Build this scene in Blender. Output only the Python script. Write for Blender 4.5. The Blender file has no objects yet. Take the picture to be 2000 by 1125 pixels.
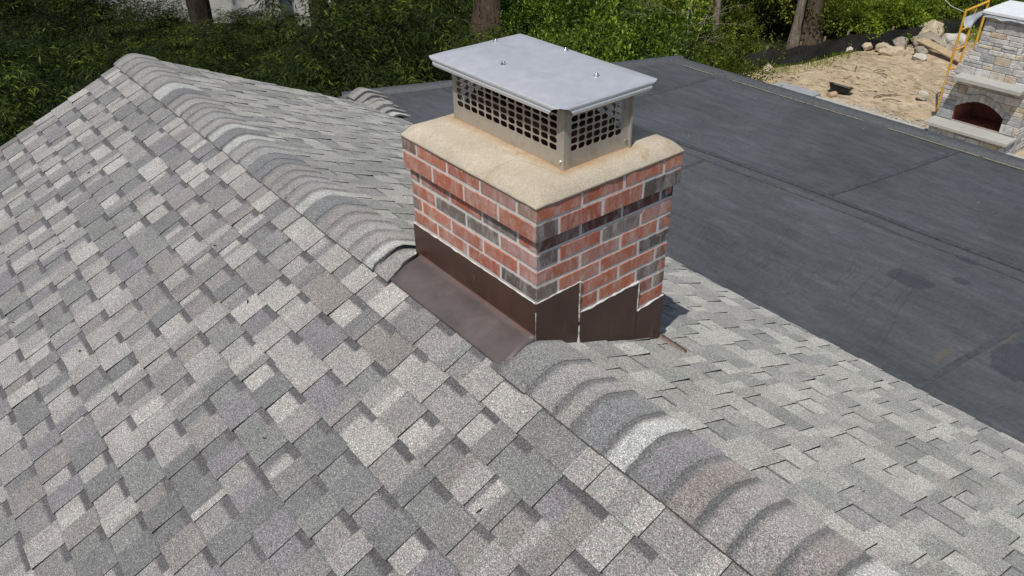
import bpy, bmesh, math, random
import numpy as np
from mathutils import Matrix, Vector, noise
R = math.radians
SC = bpy.context.scene
COL = SC.collection
PI = math.pi

# ---------------------------------------------------------------- camera
cam_d = bpy.data.cameras.new('camera'); cam = bpy.data.objects.new('camera', cam_d); COL.objects.link(cam)
cam_d.sensor_width = 36.0; cam_d.lens = 1546.3/2000*36; cam_d.clip_start = .05; cam_d.clip_end = 600
CM = Matrix(((0.6251983, -0.4205192, 0.6574882, 1.818214),
             (0.7803251, 0.3528014, -0.5163564, -1.536771),
             (-0.014825, 0.8358797, 0.5487125, 1.245925),
             (0, 0, 0, 1)))
cam.matrix_world = CM
SC.camera = cam
# ---------------------------------------------------------------- world, sun, exposure
TO_SUN = Vector((.289, -.562, 1.165)).normalized()
EL = math.asin(TO_SUN.z); AZ = math.atan2(TO_SUN.x, TO_SUN.y)
w = bpy.data.worlds.new('World'); SC.world = w; w.use_nodes = True
nt = w.node_tree; nt.nodes.clear()
sky = nt.nodes.new('ShaderNodeTexSky'); sky.sky_type = 'NISHITA'; sky.sun_disc = False
sky.sun_elevation = EL; sky.sun_rotation = AZ; sky.air_density = 1.0; sky.dust_density = 1.5; sky.ozone_density = 1.0
bg = nt.nodes.new('ShaderNodeBackground'); bg.inputs[1].default_value = .085
wo = nt.nodes.new('ShaderNodeOutputWorld')
nt.links.new(sky.outputs[0], bg.inputs[0]); nt.links.new(bg.outputs[0], wo.inputs[0])
sl = bpy.data.lights.new('sun', 'SUN'); sl.energy = 3.6; sl.angle = R(.5); sl.color = (1, .955, .89)
so = bpy.data.objects.new('sun', sl); COL.objects.link(so)
so.rotation_euler = TO_SUN.to_track_quat('Z', 'Y').to_euler()
SC.view_settings.view_transform = 'Standard'; SC.view_settings.look = 'None'
SC.view_settings.exposure = 0.0; SC.view_settings.gamma = 1.0
SC.render.engine = 'CYCLES'

GZ = -5.0
rnd = random.Random(7)

# ---------------------------------------------------------------- helpers
def tag(o, label=None, cat=None, group=None, kind=None):
    if label: o['label'] = label
    if cat: o['category'] = cat
    if group: o['group'] = group
    if kind: o['kind'] = kind
    return o

def empty(name, loc=(0, 0, 0), rz=0, **k):
    o = bpy.data.objects.new(name, None); COL.objects.link(o)
    o.location = loc; o.rotation_euler = (0, 0, rz); o.empty_display_size = .2
    return tag(o, **k)

def link(name, me, mat=None, parent=None, world=True):
    o = bpy.data.objects.new(name, me); COL.objects.link(o)
    if mat is not None and len(me.materials) == 0:
        for m in (mat if isinstance(mat, (list, tuple)) else [mat]): me.materials.append(m)
    if parent is not None: o.parent = parent
    return o

class MB:
    """mesh collector: verts, faces, per-face colour, per-face material index, smooth flag"""
    def __init__(s): s.v = []; s.f = []; s.c = []; s.m = []; s.sm = []
    def face(s, pts, col=(1, 1, 1), mi=0, sm=False):
        n = len(s.v); s.v += [tuple(p) for p in pts]; s.f.append(tuple(range(n, n+len(pts)))); s.c.append(col); s.m.append(mi); s.sm.append(sm)
    def idx(s, verts, faces, col=(1, 1, 1), mi=0, sm=False):
        n = len(s.v); s.v += [tuple(p) for p in verts]
        for f in faces:
            s.f.append(tuple(n+i for i in f)); s.c.append(col); s.m.append(mi); s.sm.append(sm)
    def box(s, lo, hi, col=(1, 1, 1), mi=0, M=None, bev=0):
        x0, y0, z0 = lo; x1, y1, z1 = hi
        if bev <= 0:
            v = [(x0,y0,z0),(x1,y0,z0),(x1,y1,z0),(x0,y1,z0),(x0,y0,z1),(x1,y0,z1),(x1,y1,z1),(x0,y1,z1)]
            f = [(0,3,2,1),(4,5,6,7),(0,1,5,4),(1,2,6,5),(2,3,7,6),(3,0,4,7)]
        else:
            bm = bmesh.new(); bmesh.ops.create_cube(bm, size=1)
            for q in bm.verts: q.co = Vector(((x0+x1)/2+q.co.x*(x1-x0), (y0+y1)/2+q.co.y*(y1-y0), (z0+z1)/2+q.co.z*(z1-z0)))
            bmesh.ops.bevel(bm, geom=bm.edges[:], offset=bev, segments=1, affect='EDGES')
            bm.verts.index_update(); v = [tuple(q.co) for q in bm.verts]; f = [tuple(q.index for q in fc.verts) for fc in bm.faces]; bm.free()
        if M is not None: v = [tuple(M @ Vector(p)) for p in v]
        s.idx(v, f, col, mi)
    def tube(s, pts, rads, n=8, col=(1, 1, 1), mi=0, cap=True, sm=True):
        pts = [Vector(p) for p in pts]; N = len(pts)
        if not isinstance(rads, (list, tuple)): rads = [rads]*N
        vs = []
        for i, p in enumerate(pts):
            t = (pts[min(i+1, N-1)]-pts[max(i-1, 0)]).normalized()
            a = t.cross(Vector((0, 0, 1)))
            if a.length < .05: a = t.cross(Vector((1, 0, 0)))
            a.normalize(); b = t.cross(a)
            for k in range(n):
                th = 2*PI*k/n; vs.append(p+(a*math.cos(th)+b*math.sin(th))*rads[i])
        fs = [(i*n+k, i*n+(k+1) % n, (i+1)*n+(k+1) % n, (i+1)*n+k) for i in range(N-1) for k in range(n)]
        s.idx(vs, fs, col, mi, sm)
        if cap:
            s.idx(vs[:n], [tuple(range(n))][::-1], col, mi); s.idx(vs[-n:], [tuple(range(n))], col, mi)
    def sweep(s, rings, col=(1, 1, 1), mi=0, sm=False, close=False):
        n = len(rings[0]); vs = [p for r in rings for p in r]
        kk = n if close else n-1
        fs = [(i*n+k, i*n+(k+1) % n, (i+1)*n+(k+1) % n, (i+1)*n+k) for i in range(len(rings)-1) for k in range(kk)]
        s.idx(vs, fs, col, mi, sm)
    def build(s, name, mats, parent=None, weld=False):
        me = bpy.data.meshes.new(name); me.from_pydata(s.v, [], s.f)
        for m in (mats if isinstance(mats, (list, tuple)) else [mats]): me.materials.append(m)
        me.polygons.foreach_set('material_index', s.m); me.polygons.foreach_set('use_smooth', s.sm)
        ca = me.color_attributes.new('col', 'FLOAT_COLOR', 'CORNER')
        arr = np.array([(*q, 1.0) for c, f in zip(s.c, s.f) for q in (c if isinstance(c[0], (tuple, list)) else [c[:3]]*len(f))], dtype=np.float32)
        ca.data.foreach_set('color', arr.ravel())
        if weld:
            bm = bmesh.new(); bm.from_mesh(me); bmesh.ops.remove_doubles(bm, verts=bm.verts, dist=1e-5)
            bmesh.ops.recalc_face_normals(bm, faces=bm.faces); bm.to_mesh(me); bm.free()
        me.update()
        return link(name, me, None, parent)

# ---------------------------------------------------------------- material helpers
class NT:
    def __init__(s, name):
        s.m = bpy.data.materials.new(name); s.m.use_nodes = True; s.t = s.m.node_tree; s.t.nodes.clear()
        s.out = s.t.nodes.new('ShaderNodeOutputMaterial'); s.b = s.t.nodes.new('ShaderNodeBsdfPrincipled')
        s.t.links.new(s.b.outputs[0], s.out.inputs[0]); s._co = None
    def n(s, typ, **k):
        o = s.t.nodes.new('ShaderNode'+typ)
        for a, b in k.items(): setattr(o, a, b)
        return o
    def l(s, a, b): s.t.links.new(a, b)
    def co(s):
        if s._co is None: s._co = s.n('TexCoord').outputs['Object']
        return s._co
    def mapped(s, scale, rot=(0, 0, 0)):
        m = s.n('Mapping'); m.inputs['Scale'].default_value = scale; m.inputs['Rotation'].default_value = rot; s.l(s.co(), m.inputs[0]); return m.outputs[0]
    def noise(s, scale, detail=3, rough=.55, vec=None, dist=0):
        o = s.n('TexNoise'); o.inputs['Scale'].default_value = scale; o.inputs['Detail'].default_value = detail
        o.inputs['Roughness'].default_value = rough; o.inputs['Distortion'].default_value = dist
        s.l(vec if vec is not None else s.co(), o.inputs['Vector']); return o.outputs['Fac']
    def vor(s, scale, vec=None, feature='F1', out='Color', rand=1):
        o = s.n('TexVoronoi', feature=feature); o.inputs['Scale'].default_value = scale; o.inputs['Randomness'].default_value = rand
        s.l(vec if vec is not None else s.co(), o.inputs['Vector']); return o.outputs[out]
    def ramp(s, fac, stops, interp='LINEAR'):
        o = s.n('ValToRGB'); o.color_ramp.interpolation = interp; e = o.color_ramp.elements
        while len(e) > 1: e.remove(e[-1])
        for i, (p, c) in enumerate(stops):
            q = e[0] if i == 0 else e.new(p); q.position = p
            c = (c, c, c) if isinstance(c, (int, float)) else c; q.color = (*c[:3], 1)
        s.l(fac, o.inputs[0]); return o.outputs[0]
    def mix(s, fac, a, b, mode='MIX'):
        o = s.n('Mix', data_type='RGBA', blend_type=mode)
        if isinstance(fac, (int, float)): o.inputs[0].default_value = fac
        else: s.l(fac, o.inputs[0])
        for i, x in ((6, a), (7, b)):
            if isinstance(x, (tuple, list)): o.inputs[i].default_value = (*x[:3], 1)
            else: s.l(x, o.inputs[i])
        return o.outputs[2]
    def math(s, op, a, b=None, c=None):
        o = s.n('Math', operation=op)
        for i, x in enumerate((a, b, c)):
            if x is None: continue
            if isinstance(x, (int, float)): o.inputs[i].default_value = x
            else: s.l(x, o.inputs[i])
        return o.outputs[0]
    def attr(s):
        o = s.n('VertexColor'); o.layer_name = 'col'; return o.outputs[0]
    def bump(s, h, strength=.3, dist=.01, prev=None):
        o = s.n('Bump'); o.inputs['Strength'].default_value = strength; o.inputs['Distance'].default_value = dist
        s.l(h, o.inputs['Height'])
        if prev is not None: s.l(prev, o.inputs['Normal'])
        s.l(o.outputs[0], s.b.inputs['Normal']); return o.outputs[0]
    def set(s, **k):
        for a, v in k.items():
            i = s.b.inputs[{'base': 'Base Color', 'rough': 'Roughness', 'metal': 'Metallic', 'spec': 'Specular IOR Level'}.get(a, a)]
            if isinstance(v, bpy.types.NodeSocket): s.l(v, i)
            elif isinstance(v, tuple): i.default_value = (*v[:3], 1)
            else: i.default_value = v
        return s.m

def simple(name, c, rough=.8, var=.15, sc=8, bump=.0, metal=0, bsc=60, spec=.3):
    N = NT(name); n = N.noise(sc, 5, .65)
    v = N.ramp(n, [(.25, tuple(x*(1-var*2) for x in c)), (.5, c), (.78, tuple(min(1, x*(1+var*1.6)) for x in c))])
    if bump: N.bump(N.noise(bsc, 4, .6), bump, .01)
    return N.set(base=v, rough=rough, metal=metal, spec=spec)

# granular asphalt shingle
def shingle_mat():
    N = NT('asphalt_shingle')
    a = N.attr()
    v1 = N.vor(420); sep = N.n('SeparateColor'); N.l(v1, sep.inputs[0])
    g1 = N.ramp(sep.outputs[0], [(0, .38), (.45, .82), (.8, 1.12), (1, 1.8)])
    n2 = N.ramp(N.noise(170, 2, .7), [(.33, .70), (.5, 1.0), (.68, 1.34)])
    n3 = N.ramp(N.noise(5, 5, .6), [(.3, .9), (.7, 1.09)])
    hue = N.mix(.5, (1, 1, 1), N.ramp(N.noise(45, 2, .6), [(.35, (1.05, .98, 1.02)), (.65, (.96, 1.03, .99))]))
    c = N.mix(1, a, g1, 'MULTIPLY'); c = N.mix(1, c, n2, 'MULTIPLY'); c = N.mix(1, c, n3, 'MULTIPLY'); c = N.mix(1, c, hue, 'MULTIPLY')
    N.bump(sep.outputs[1], .35, .0015)
    N.b.inputs['Diffuse Roughness'].default_value = 1.0
    return N.set(base=c, rough=.9, spec=.3)
M_SH = shingle_mat()
M_ASPH = simple('raw_asphalt_edge', (.035, .032, .03), .9)

def epdm_mat():
    N = NT('rubber_membrane')
    st = N.mapped((1.2, 5, 1), (0, 0, R(0)))
    n = N.noise(1.1, 6, .6); ns = N.noise(3, 6, .65, st)
    c = N.ramp(n, [(.3, (.055, .059, .060)), (.5, (.076, .080, .084)), (.72, (.096, .098, .107))])
    c = N.mix(.8, c, N.ramp(ns, [(.3, .68), (.55, 1.0), (.75, 1.35)]), 'MULTIPLY')
    f = N.ramp(N.noise(45, 4, .7), [(.3, .85), (.7, 1.15)]); c = N.mix(1, c, f, 'MULTIPLY')
    # scattered pale specks
    sp = N.vor(3.2, out='Distance'); c = N.mix(N.ramp(sp, [(0, 1), (.018, 1), (.026, 0)]), c, (.3, .3, .3))
    # wet / dirty patches with a shape of their own
    for (x, y, rx, ry) in ((.07, 3.05, .22, .13), (.29, 3.27, .08, .06), (.88, 2.72, .20, .30), (.2, 3.55, .12, .05)):
        mp = N.n('Mapping'); mp.inputs['Location'].default_value = (-x/rx, -y/ry, 0); mp.inputs['Scale'].default_value = (1/rx, 1/ry, 0); N.l(N.co(), mp.inputs[0])
        ln = N.n('VectorMath', operation='LENGTH'); N.l(mp.outputs[0], ln.inputs[0])
        d = N.math('ADD', ln.outputs['Value'], N.math('MULTIPLY', N.noise(9, 4, .6), .6))
        c = N.mix(N.ramp(d, [(.95, .5), (1.4, 0)]), c, (.03, .032, .038))
    # pollen dust stains where water dries
    for (x, y, rx, ry) in ((-1.9, 3.43, .03, .13), (-1.23, 3.47, .03, .13), (-.5, 3.5, .03, .14), (.58, 2.45, .06, .28), (.75, 2.9, .03, .2)):
        mp = N.n('Mapping'); mp.inputs['Location'].default_value = (-x/rx, -y/ry, 0); mp.inputs['Scale'].default_value = (1/rx, 1/ry, 0); N.l(N.co(), mp.inputs[0])
        ln = N.n('VectorMath', operation='LENGTH'); N.l(mp.outputs[0], ln.inputs[0])
        d = N.math('ADD', ln.outputs['Value'], N.math('MULTIPLY', N.noise(40, 4, .7), 1.1))
        c = N.mix(N.ramp(d, [(.8, .38), (1.6, 0)]), c, (.15, .115, .055))
    wv = N.noise(4.5, 4, .6, N.mapped((2.6, .7, 1), (0, 0, R(-22))), 1.2)
    rip = N.math('ABSOLUTE', N.math('SUBTRACT', wv, .5))
    b1 = N.bump(N.ramp(rip, [(0, 1), (.02, .5), (.06, 0)]), .35, .006)
    N.bump(N.noise(2.2, 4, .5), .5, .03, b1)
    return N.set(base=c, rough=N.ramp(N.noise(2, 4, .6), [(.3, .5), (.7, .68)]), spec=.4)
M_EPDM = epdm_mat()

def brick_mat():
    N = NT('fired_brick'); a = N.attr()
    c = N.mix(1, a, N.ramp(N.noise(60, 5, .7), [(.3, .78), (.55, 1), (.75, 1.22)]), 'MULTIPLY')
    c = N.mix(1, c, N.ramp(N.noise(500, 2, .7), [(.3, .85), (.7, 1.15)]), 'MULTIPLY')
    ef = N.noise(20, 6, .78, N.mapped((1, 1, .4)), .5)
    c = N.mix(N.ramp(ef, [(.46, .0), (.60, .40), (.74, .8)]), c, (.60, .53, .50))
    sm = N.noise(8, 6, .7, N.mapped((1, 1, 1.4)))
    c = N.mix(N.ramp(sm, [(.56, 0), (.72, .5)]), c, (.15, .09, .075))
    N.bump(N.noise(220, 5, .7), .6, .0025)
    return N.set(base=c, rough=.88, spec=.25)
M_BRICK = brick_mat()

def mortar_mat():
    N = NT('lime_mortar')
    c = N.ramp(N.noise(38, 6, .7), [(.28, (.25, .24, .23)), (.36, (.60, .58, .55)), (.7, (.76, .74, .70))])
    N.bump(N.noise(160, 5, .7), .8, .004)
    return N.set(base=c, rough=.95, spec=.2)
M_MORTAR = mortar_mat()

def crown_mat():
    N = NT('cement_crown')
    c = N.ramp(N.noise(3, 5, .6), [(.3, (.41, .35, .265)), (.6, (.52, .455, .355)), (.8, (.58, .52, .42))])
    c = N.mix(1, c, N.ramp(N.vor(330, out='Color'), [(0, .72), (.5, 1.0), (1, 1.2)]), 'MULTIPLY')
    st = N.noise(9, 5, .7)
    c = N.mix(N.ramp(st, [(.56, 0), (.72, .5)]), c, (.36, .22, .10))
    # rust wash hugging the base of the cap (shape of its own)
    geo = N.co(); sp = N.n('SeparateXYZ'); N.l(geo, sp.inputs[0])
    dx = N.math('SUBTRACT', N.math('ABSOLUTE', N.math('ADD', sp.outputs[0], .418)), .333)
    dy = N.math('SUBTRACT', N.math('ABSOLUTE', N.math('SUBTRACT', sp.outputs[1], .363)), .163)
    d = N.math('MAXIMUM', dx, dy); d = N.math('ADD', d, N.math('MULTIPLY', N.math('SUBTRACT', N.noise(16, 5, .7), .5), .09))
    c = N.mix(N.ramp(d, [(.0, .75), (.03, .25), (.06, 0)]), c, (.34, .20, .095))
    cr = N.vor(2.1, feature='DISTANCE_TO_EDGE', out='Distance', vec=N.mapped((1, 1, 1), (.3, .2, .6)))
    cr2 = N.math('ADD', cr, N.math('MULTIPLY', N.noise(20, 3, .6), .03))
    c = N.mix(N.ramp(cr2, [(.0165, .35), (.021, 0)]), c, (.2, .14, .09))
    c = N.mix(N.ramp(N.noise(130, 3, .7), [(.68, 0), (.74, .5)]), c, (.16, .12, .08))
    N.bump(N.noise(260, 4, .7), .5, .002)
    return N.set(base=c, rough=.93, spec=.2)
M_CROWN = crown_mat()

def steel_mat(name, base, rough, streak=.2, rust=0, metal=1.0):
    N = NT(name)
    c = N.ramp(N.noise(14, 5, .65, N.mapped((1, 1, .35))), [(.3, tuple(x*(1-streak) for x in base)), (.7, tuple(min(1, x*(1+streak*.5)) for x in base))])
    if rust:
        c = N.mix(N.ramp(N.noise(11, 6, .75), [(.5, 0), (.75, rust)]), c, (.28, .17, .09))
    r = N.ramp(N.noise(20, 4, .7), [(.3, rough-.07), (.7, rough+.09)])
    N.bump(N.noise(3.5, 3, .5), .25, .012)
    N.b.inputs['Metallic'].default_value = metal
    return N.set(base=c, rough=r)
M_LID = steel_mat('brushed_steel_lid', (.87, .86, .865), .40, .05, 0, .65)
M_MESH = steel_mat('weathered_steel_mesh', (.52, .475, .405), .48, .12, .5, .5)
M_BOLT = steel_mat('shiny_bolt_steel', (.75, .74, .72), .18, .05)
M_FLUE = simple('sooty_clay_flue', (.12, .045, .028), .9, .3, 20, .4)

def flash_mat(name, base, rough, dirt):
    N = NT(name)
    c = N.ramp(N.noise(7, 6, .65), [(.3, tuple(x*.72 for x in base)), (.55, base), (.75, tuple(x*1.35 for x in base))])
    dr = N.noise(30, 5, .7, N.mapped((1, 1, .18)))
    c = N.mix(N.ramp(dr, [(.62, 0), (.74, dirt)]), c, (.30, .27, .25))
    return N, c, rough
N, c, r = flash_mat('dark_bronze_flashing', (.078, .038, .026), .42, .22)
N.bump(N.noise(5, 3, .5), .3, .01); M_FLASH = N.set(base=c, rough=.40, spec=.55)
N, c, r = flash_mat('weathered_bronze_apron', (.108, .086, .084), .5, .25)
sp = N.n('SeparateXYZ'); N.l(N.co(), sp.inputs[0])
rs = N.math('ADD', sp.outputs[1], N.math('MULTIPLY', N.noise(12, 5, .7), .05))
c = N.mix(N.ramp(rs, [(.024, 0), (.047, .7)]), c, (.22, .085, .04))
N.bump(N.noise(6, 3, .5), .35, .008); M_APRON = N.set(base=c, rough=.5, spec=.45)
M_CAULK = simple('white_sealant', (.50, .50, .46), .7, .35, 60, .6)
M_BLACKGAP = simple('gap_shade_black', (.012, .012, .012), .6)  # near-black colour painted as shade in the gaps under lifted caps

# ---------------------------------------------------------------- HOUSE
house = empty('house', (-1.5, 0, GZ), label='house with gray shingle gable roof, red brick chimney and black flat roof', cat='house')
OFF = Vector((-1.5, 0, GZ))
def hpart(o):
    # house origin is at its base: shift child by the inverse so the coordinates stay world ones
    o.parent = house; o.matrix_parent_inverse = Matrix.Translation(-OFF); return o

RY, RZ, T = -.03, -.570, .445
CS = 1/math.sqrt(1+T*T); SN = T*CS
XF, XN = -4.83, 3.4            # far rake, near end
YL, YR = -3.2, 2.11
EXPO = .1365                   # horizontal exposure
PAL = [((.415, .402, .380), 3.6), ((.355, .342, .325), 5.4), ((.300, .289, .277), 3.8), ((.245, .240, .234), 3.0), ((.205, .205, .203), 1.8),
       ((.240, .243, .232), 1.6), ((.240, .228, .236), 1.5), ((.275, .260, .245), 1.4)]
def pick(r):
    t = r.random()*sum(wt for _, wt in PAL)
    for c, wt in PAL:
        t -= wt
        if t <= 0: return c
    return PAL[0][0]
def jit(c, r, a=.06):
    k = 1+r.uniform(-a, a); return tuple(x*k for x in c)
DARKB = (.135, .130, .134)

def slope_shingles(name, side, y_first, hmax, seed):
    r = random.Random(seed)
    mb = MB()
    def P(x, h, o):    # h horizontal distance from the ridge line, o offset along the normal
        h = max(h, 0); y = RY+side*h; z = RZ-(T*h if h > .07 else T*.035+T*h*h/.14)
        return (x, y+side*SN*o, z+CS*o)
    def quad(x0, x1, ha, hb, oa, ob, col, mi=0, skew=0):
        pts = [P(x0, ha, oa), P(x1, ha, oa), P(x1+skew, hb, ob), P(x0+skew, hb, ob)]
        if side > 0: pts = pts[::-1]
        mb.face(pts[::-1], col, mi)
    k = 0; h1 = abs(y_first-RY)
    while h1 < hmax+.05:
        h0 = h1-EXPO; last = h1 > hmax
        hb = min(h1, hmax)
        dh = 0
        x = XF-.03+r.uniform(0, .2)*0
        x = XF+r.uniform(-.006, .006)
        TH = .0035
        tooth = r.random() < .5; first = XF+.06+(k*.087) % .2
        while x < XN:
            if tooth: wdt = r.choice([.105, .12, .135, .15]) + r.uniform(-.008, .008)
            else: wdt = r.choice([.085, .10, .11, .12]) + r.uniform(-.01, .01)
            if not tooth and r.random() < .08: wdt = r.uniform(.015, .028)
            if first: x1 = first; wdt = x1-x; first = 0
            else: x1 = min(x+wdt, XN)
            bow = r.uniform(-.0015, .0015)
            hbx = hb+bow
            # colour runs inside the cell, blending into each other over a centimetre
            runs = [x]
            while x1-runs[-1] > .05:
                nx_ = runs[-1]+r.choice([.05, .08, .12, .2])
                if nx_ > x1-.03: break
                runs.append(nx_)
            stops = []; base = pick(r)
            for q, a in enumerate(runs):
                e = runs[q+1] if q+1 < len(runs) else x1
                if q and r.random() < .75: base = pick(r)
                cc = jit(base, r, .05)
                if side < 0: cc = (cc[0]*.96+.010, cc[1]*.96+.010, cc[2]*.96+.011)
                if side > 0: cc = (cc[0]*.66+.088, cc[1]*.66+.094, cc[2]*.66+.086)
                g_ = .005 if r.random() < .5 else .016
                stops += [(a+(g_ if q else 0), cc), (e-(g_ if q+1 < len(runs) else 0), cc)]
            def cell(ha, hb_, oa, ob_, mul=None):
                for (a, ca), (b, cb) in zip(stops, stops[1:]):
                    if b-a < 1e-5: continue
                    pts = [P(a, ha, oa), P(b, ha, oa), P(b, hb_, ob_), P(a, hb_, ob_)]
                    k0 = mul if mul else None
                    cs = [k0 or ca, k0 or cb, cb, ca]
                    if side > 0: pts = pts[::-1]; cs = cs[::-1]
                    mb.face(pts[::-1], cs[::-1], 0)
            if tooth:
                ob = .0100+(.003 if r.random() < .1 else 0)
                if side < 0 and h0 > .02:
                    dk_ = tuple(q*.42 for q in stops[0][1])  # row line under each butt: contact shadow and grit put into the colour
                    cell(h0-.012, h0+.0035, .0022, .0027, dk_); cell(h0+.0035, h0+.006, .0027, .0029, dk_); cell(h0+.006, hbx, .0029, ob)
                else: cell(h0-.012, hbx, .0022, ob)
                pts = [P(x, hbx, ob), P(x1, hbx, ob), P(x1, hbx, .0), P(x, hbx, .0)]
                mb.face(pts if side < 0 else pts[::-1], (.05, .046, .042), 0)
            else:
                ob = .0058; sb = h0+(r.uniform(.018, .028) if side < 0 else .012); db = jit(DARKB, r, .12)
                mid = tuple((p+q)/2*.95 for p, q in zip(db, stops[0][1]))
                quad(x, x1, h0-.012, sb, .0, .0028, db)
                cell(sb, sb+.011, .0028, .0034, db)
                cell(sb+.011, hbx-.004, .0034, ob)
                pts = [P(x, hbx-.004, ob), P(x1, hbx-.004, ob), P(x1, hbx-.004, .0), P(x, hbx-.004, .0)]
                mb.face(pts if side < 0 else pts[::-1], (.05, .046, .042), 0)
            if tooth:
                for xx, sg in ((x, -1), (x1, 1)):
                    pts = [P(xx, h0-.012, .0022), P(xx, hbx, .0100), P(xx, hbx, .0), P(xx, h0-.012, -.002)]
                    # raw edge plus the thin open slot beside it
                    mb.face(pts if sg*side > 0 else pts[::-1], (.03, .028, .027), 1)
                mb.face([P(x1, h0, .0035), P(x1+.0032, h0, .0035), P(x1+.0032, hbx, .0062), P(x1, hbx, .0062)][::(1 if side < 0 else -1)], (.03, .03, .03), 1)
            x = x1; tooth = not tooth if r.random() < .93 else tooth
            if tooth and r.random() < .0: break
        h1 += EXPO; k += 1
    o = mb.build(name, [M_SH, M_ASPH]); return hpart(o)
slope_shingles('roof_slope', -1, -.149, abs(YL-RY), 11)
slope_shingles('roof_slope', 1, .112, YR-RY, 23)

# roof deck under the shingles, gable wall and side walls
mb = MB()
def prism(mb, prof, x0, x1, col=(1, 1, 1), mi=0):
    n = len(prof); v = [(x0, y, z) for y, z in prof]+[(x1, y, z) for y, z in prof]
    f = [tuple(range(n))[::-1], tuple(range(n, 2*n))]+[(i, (i+1) % n, n+(i+1) % n, n+i) for i in range(n)]
    mb.idx(v, f, col, mi)
def rz(y): return RZ-T*abs(y-RY)
prism(mb, [(YL+.01, rz(YL)-.006), (RY-.08, RZ-.006-T*.08), (RY+.08, RZ-.006-T*.08), (YR-.004, rz(YR)-.006), (YR-.004, rz(YR)-.16), (RY, RZ-.16), (YL+.01, rz(YL)-.16)], XF+.012, XN-.01)
M_DECK = simple('roof_deck_wood', (.30, .23, .16), .9, .2)
hpart(mb.build('roof_deck', M_DECK))
M_TRIM = simple('painted_trim', (.62, .60, .56), .6, .05)
mb = MB(); prism(mb, [(YL-.01, rz(YL)-.004), (RY-.07, RZ-.034), (RY+.07, RZ-.034), (YR-.02, rz(YR)-.012), (YR-.02, rz(YR)-.19), (RY, RZ-.19), (YL-.01, rz(YL)-.19)], XF-.0, XF+.009)
hpart(mb.build('rake_board', M_TRIM))
def clap(name, c):
    N = NT(name); sp = N.n('SeparateXYZ'); N.l(N.co(), sp.inputs[0])
    s = N.math('FRACT', N.math('MULTIPLY', sp.outputs[2], 7.0)); N.bump(s, .7, .02)
    return N.set(base=N.ramp(N.noise(2, 4, .6), [(.3, tuple(x*.9 for x in c)), (.7, c)]), rough=.7)
M_CLAP = clap('clapboard_siding', (.62, .60, .56))
mb = MB(); prism(mb, [(YL+.35, GZ-.2), (YL+.35, rz(YL+.35)-.17), (RY, RZ-.17), (YR-.3, rz(YR-.3)-.17), (YR-.3, GZ-.2)], XF+.3, XN-.1)
hpart(mb.build('wall', M_CLAP))

# ridge caps: overlapping folded shingles with thick rolled butts
def ridge_profile(lift, half=.135, n=18, yc=RY, zc=None, t=T, asym=.036):
    zc = RZ if zc is None else zc
    pts = []
    rr = .052
    for i in range(n+1):
        h = -half+(2*half+asym)*i/n; a = abs(h)
        z = -t*a if a > rr else -(t*rr/2+t*a*a/(2*rr))
        edge = min(1, (half-a if h < 0 else half+asym-a)/.014)
        nrm = Vector((0, (SN if h > 0 else -SN)*min(1, a/rr), CS)).normalized()
        pts.append(Vector((0, yc+h, zc+z))+nrm*lift*(.5+.5*max(0, edge)**.5 if edge < 1 else 1))
    return pts
CAPS = [((.42, .43, .41)), ((.235, .24, .245)), ((.32, .30, .285)), ((.285, .265, .25)), ((.30, .30, .29)), ((.20, .21, .22)), ((.345, .33, .31))]
def cap(x0, x1, col, r, half=.135, yc=RY, zc=None, t=T, b0=.018, b1=.0245, bandf=1, name='ridge_cap', color2=None):
    """x1 is the exposed butt end (towards +X)"""
    mb = MB(); st = [0, .03, .05, .085, max(.09, x1-x0-.012), x1-x0]
    st = [x0-.04, x0, x0+.008, x0+.016, x0+.027, min(x0+.042, x1-.03), x1-.016, x1-.005, x1]
    f = lambda t: b0+(b1-b0)*max(0, min(1, t))
    lifts = [b0*.6, b0, f(.10), f(.2), f(.3), f(.45), b1, b1-.0012, b1-.005]
    skew = r.uniform(-.004, .004); hj = r.uniform(-.003, .003); yj = r.uniform(-.002, .002)
    rings = []
    for s, lf in zip(st, lifts):
        pr = ridge_profile(lf, half+hj, yc=yc+yj, zc=zc, t=t)
        nn = len(pr)-1
        rings.append([(s+skew*(2*i/nn-1)+.0012*math.sin(i*1.7+x0*30), p.y, p.z) for i, p in enumerate(pr)])
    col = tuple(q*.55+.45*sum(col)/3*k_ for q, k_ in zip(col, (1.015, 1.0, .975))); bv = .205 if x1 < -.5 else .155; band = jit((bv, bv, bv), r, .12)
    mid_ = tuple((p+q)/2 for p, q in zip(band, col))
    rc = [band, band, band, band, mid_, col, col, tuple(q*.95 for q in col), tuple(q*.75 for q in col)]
    for i in range(len(rings)-1):
        A_, B_ = rings[i], rings[i+1]
        for k in range(len(A_)-1):
            mb.face([A_[k], A_[k+1], B_[k+1], B_[k]], [rc[i], rc[i], rc[i+1], rc[i+1]], 0, True)
    low = [(p[0], p[1], p[2]-(b1+.0)) for p in rings[-1]]
    mb.sweep([rings[-1], low], (.17, .168, .165), 0)
    # side skirts
    for e in (0, -1):
        sk = [r_[e] for r_ in rings]; lo = [(p[0], p[1], p[2]-.022) for p in sk]
        mb.sweep([sk, lo] if e == 0 else [lo, sk], (.07, .066, .062), 0)
    return hpart(mb.build(name, M_SH, weld=True))
r = random.Random(5)
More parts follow.
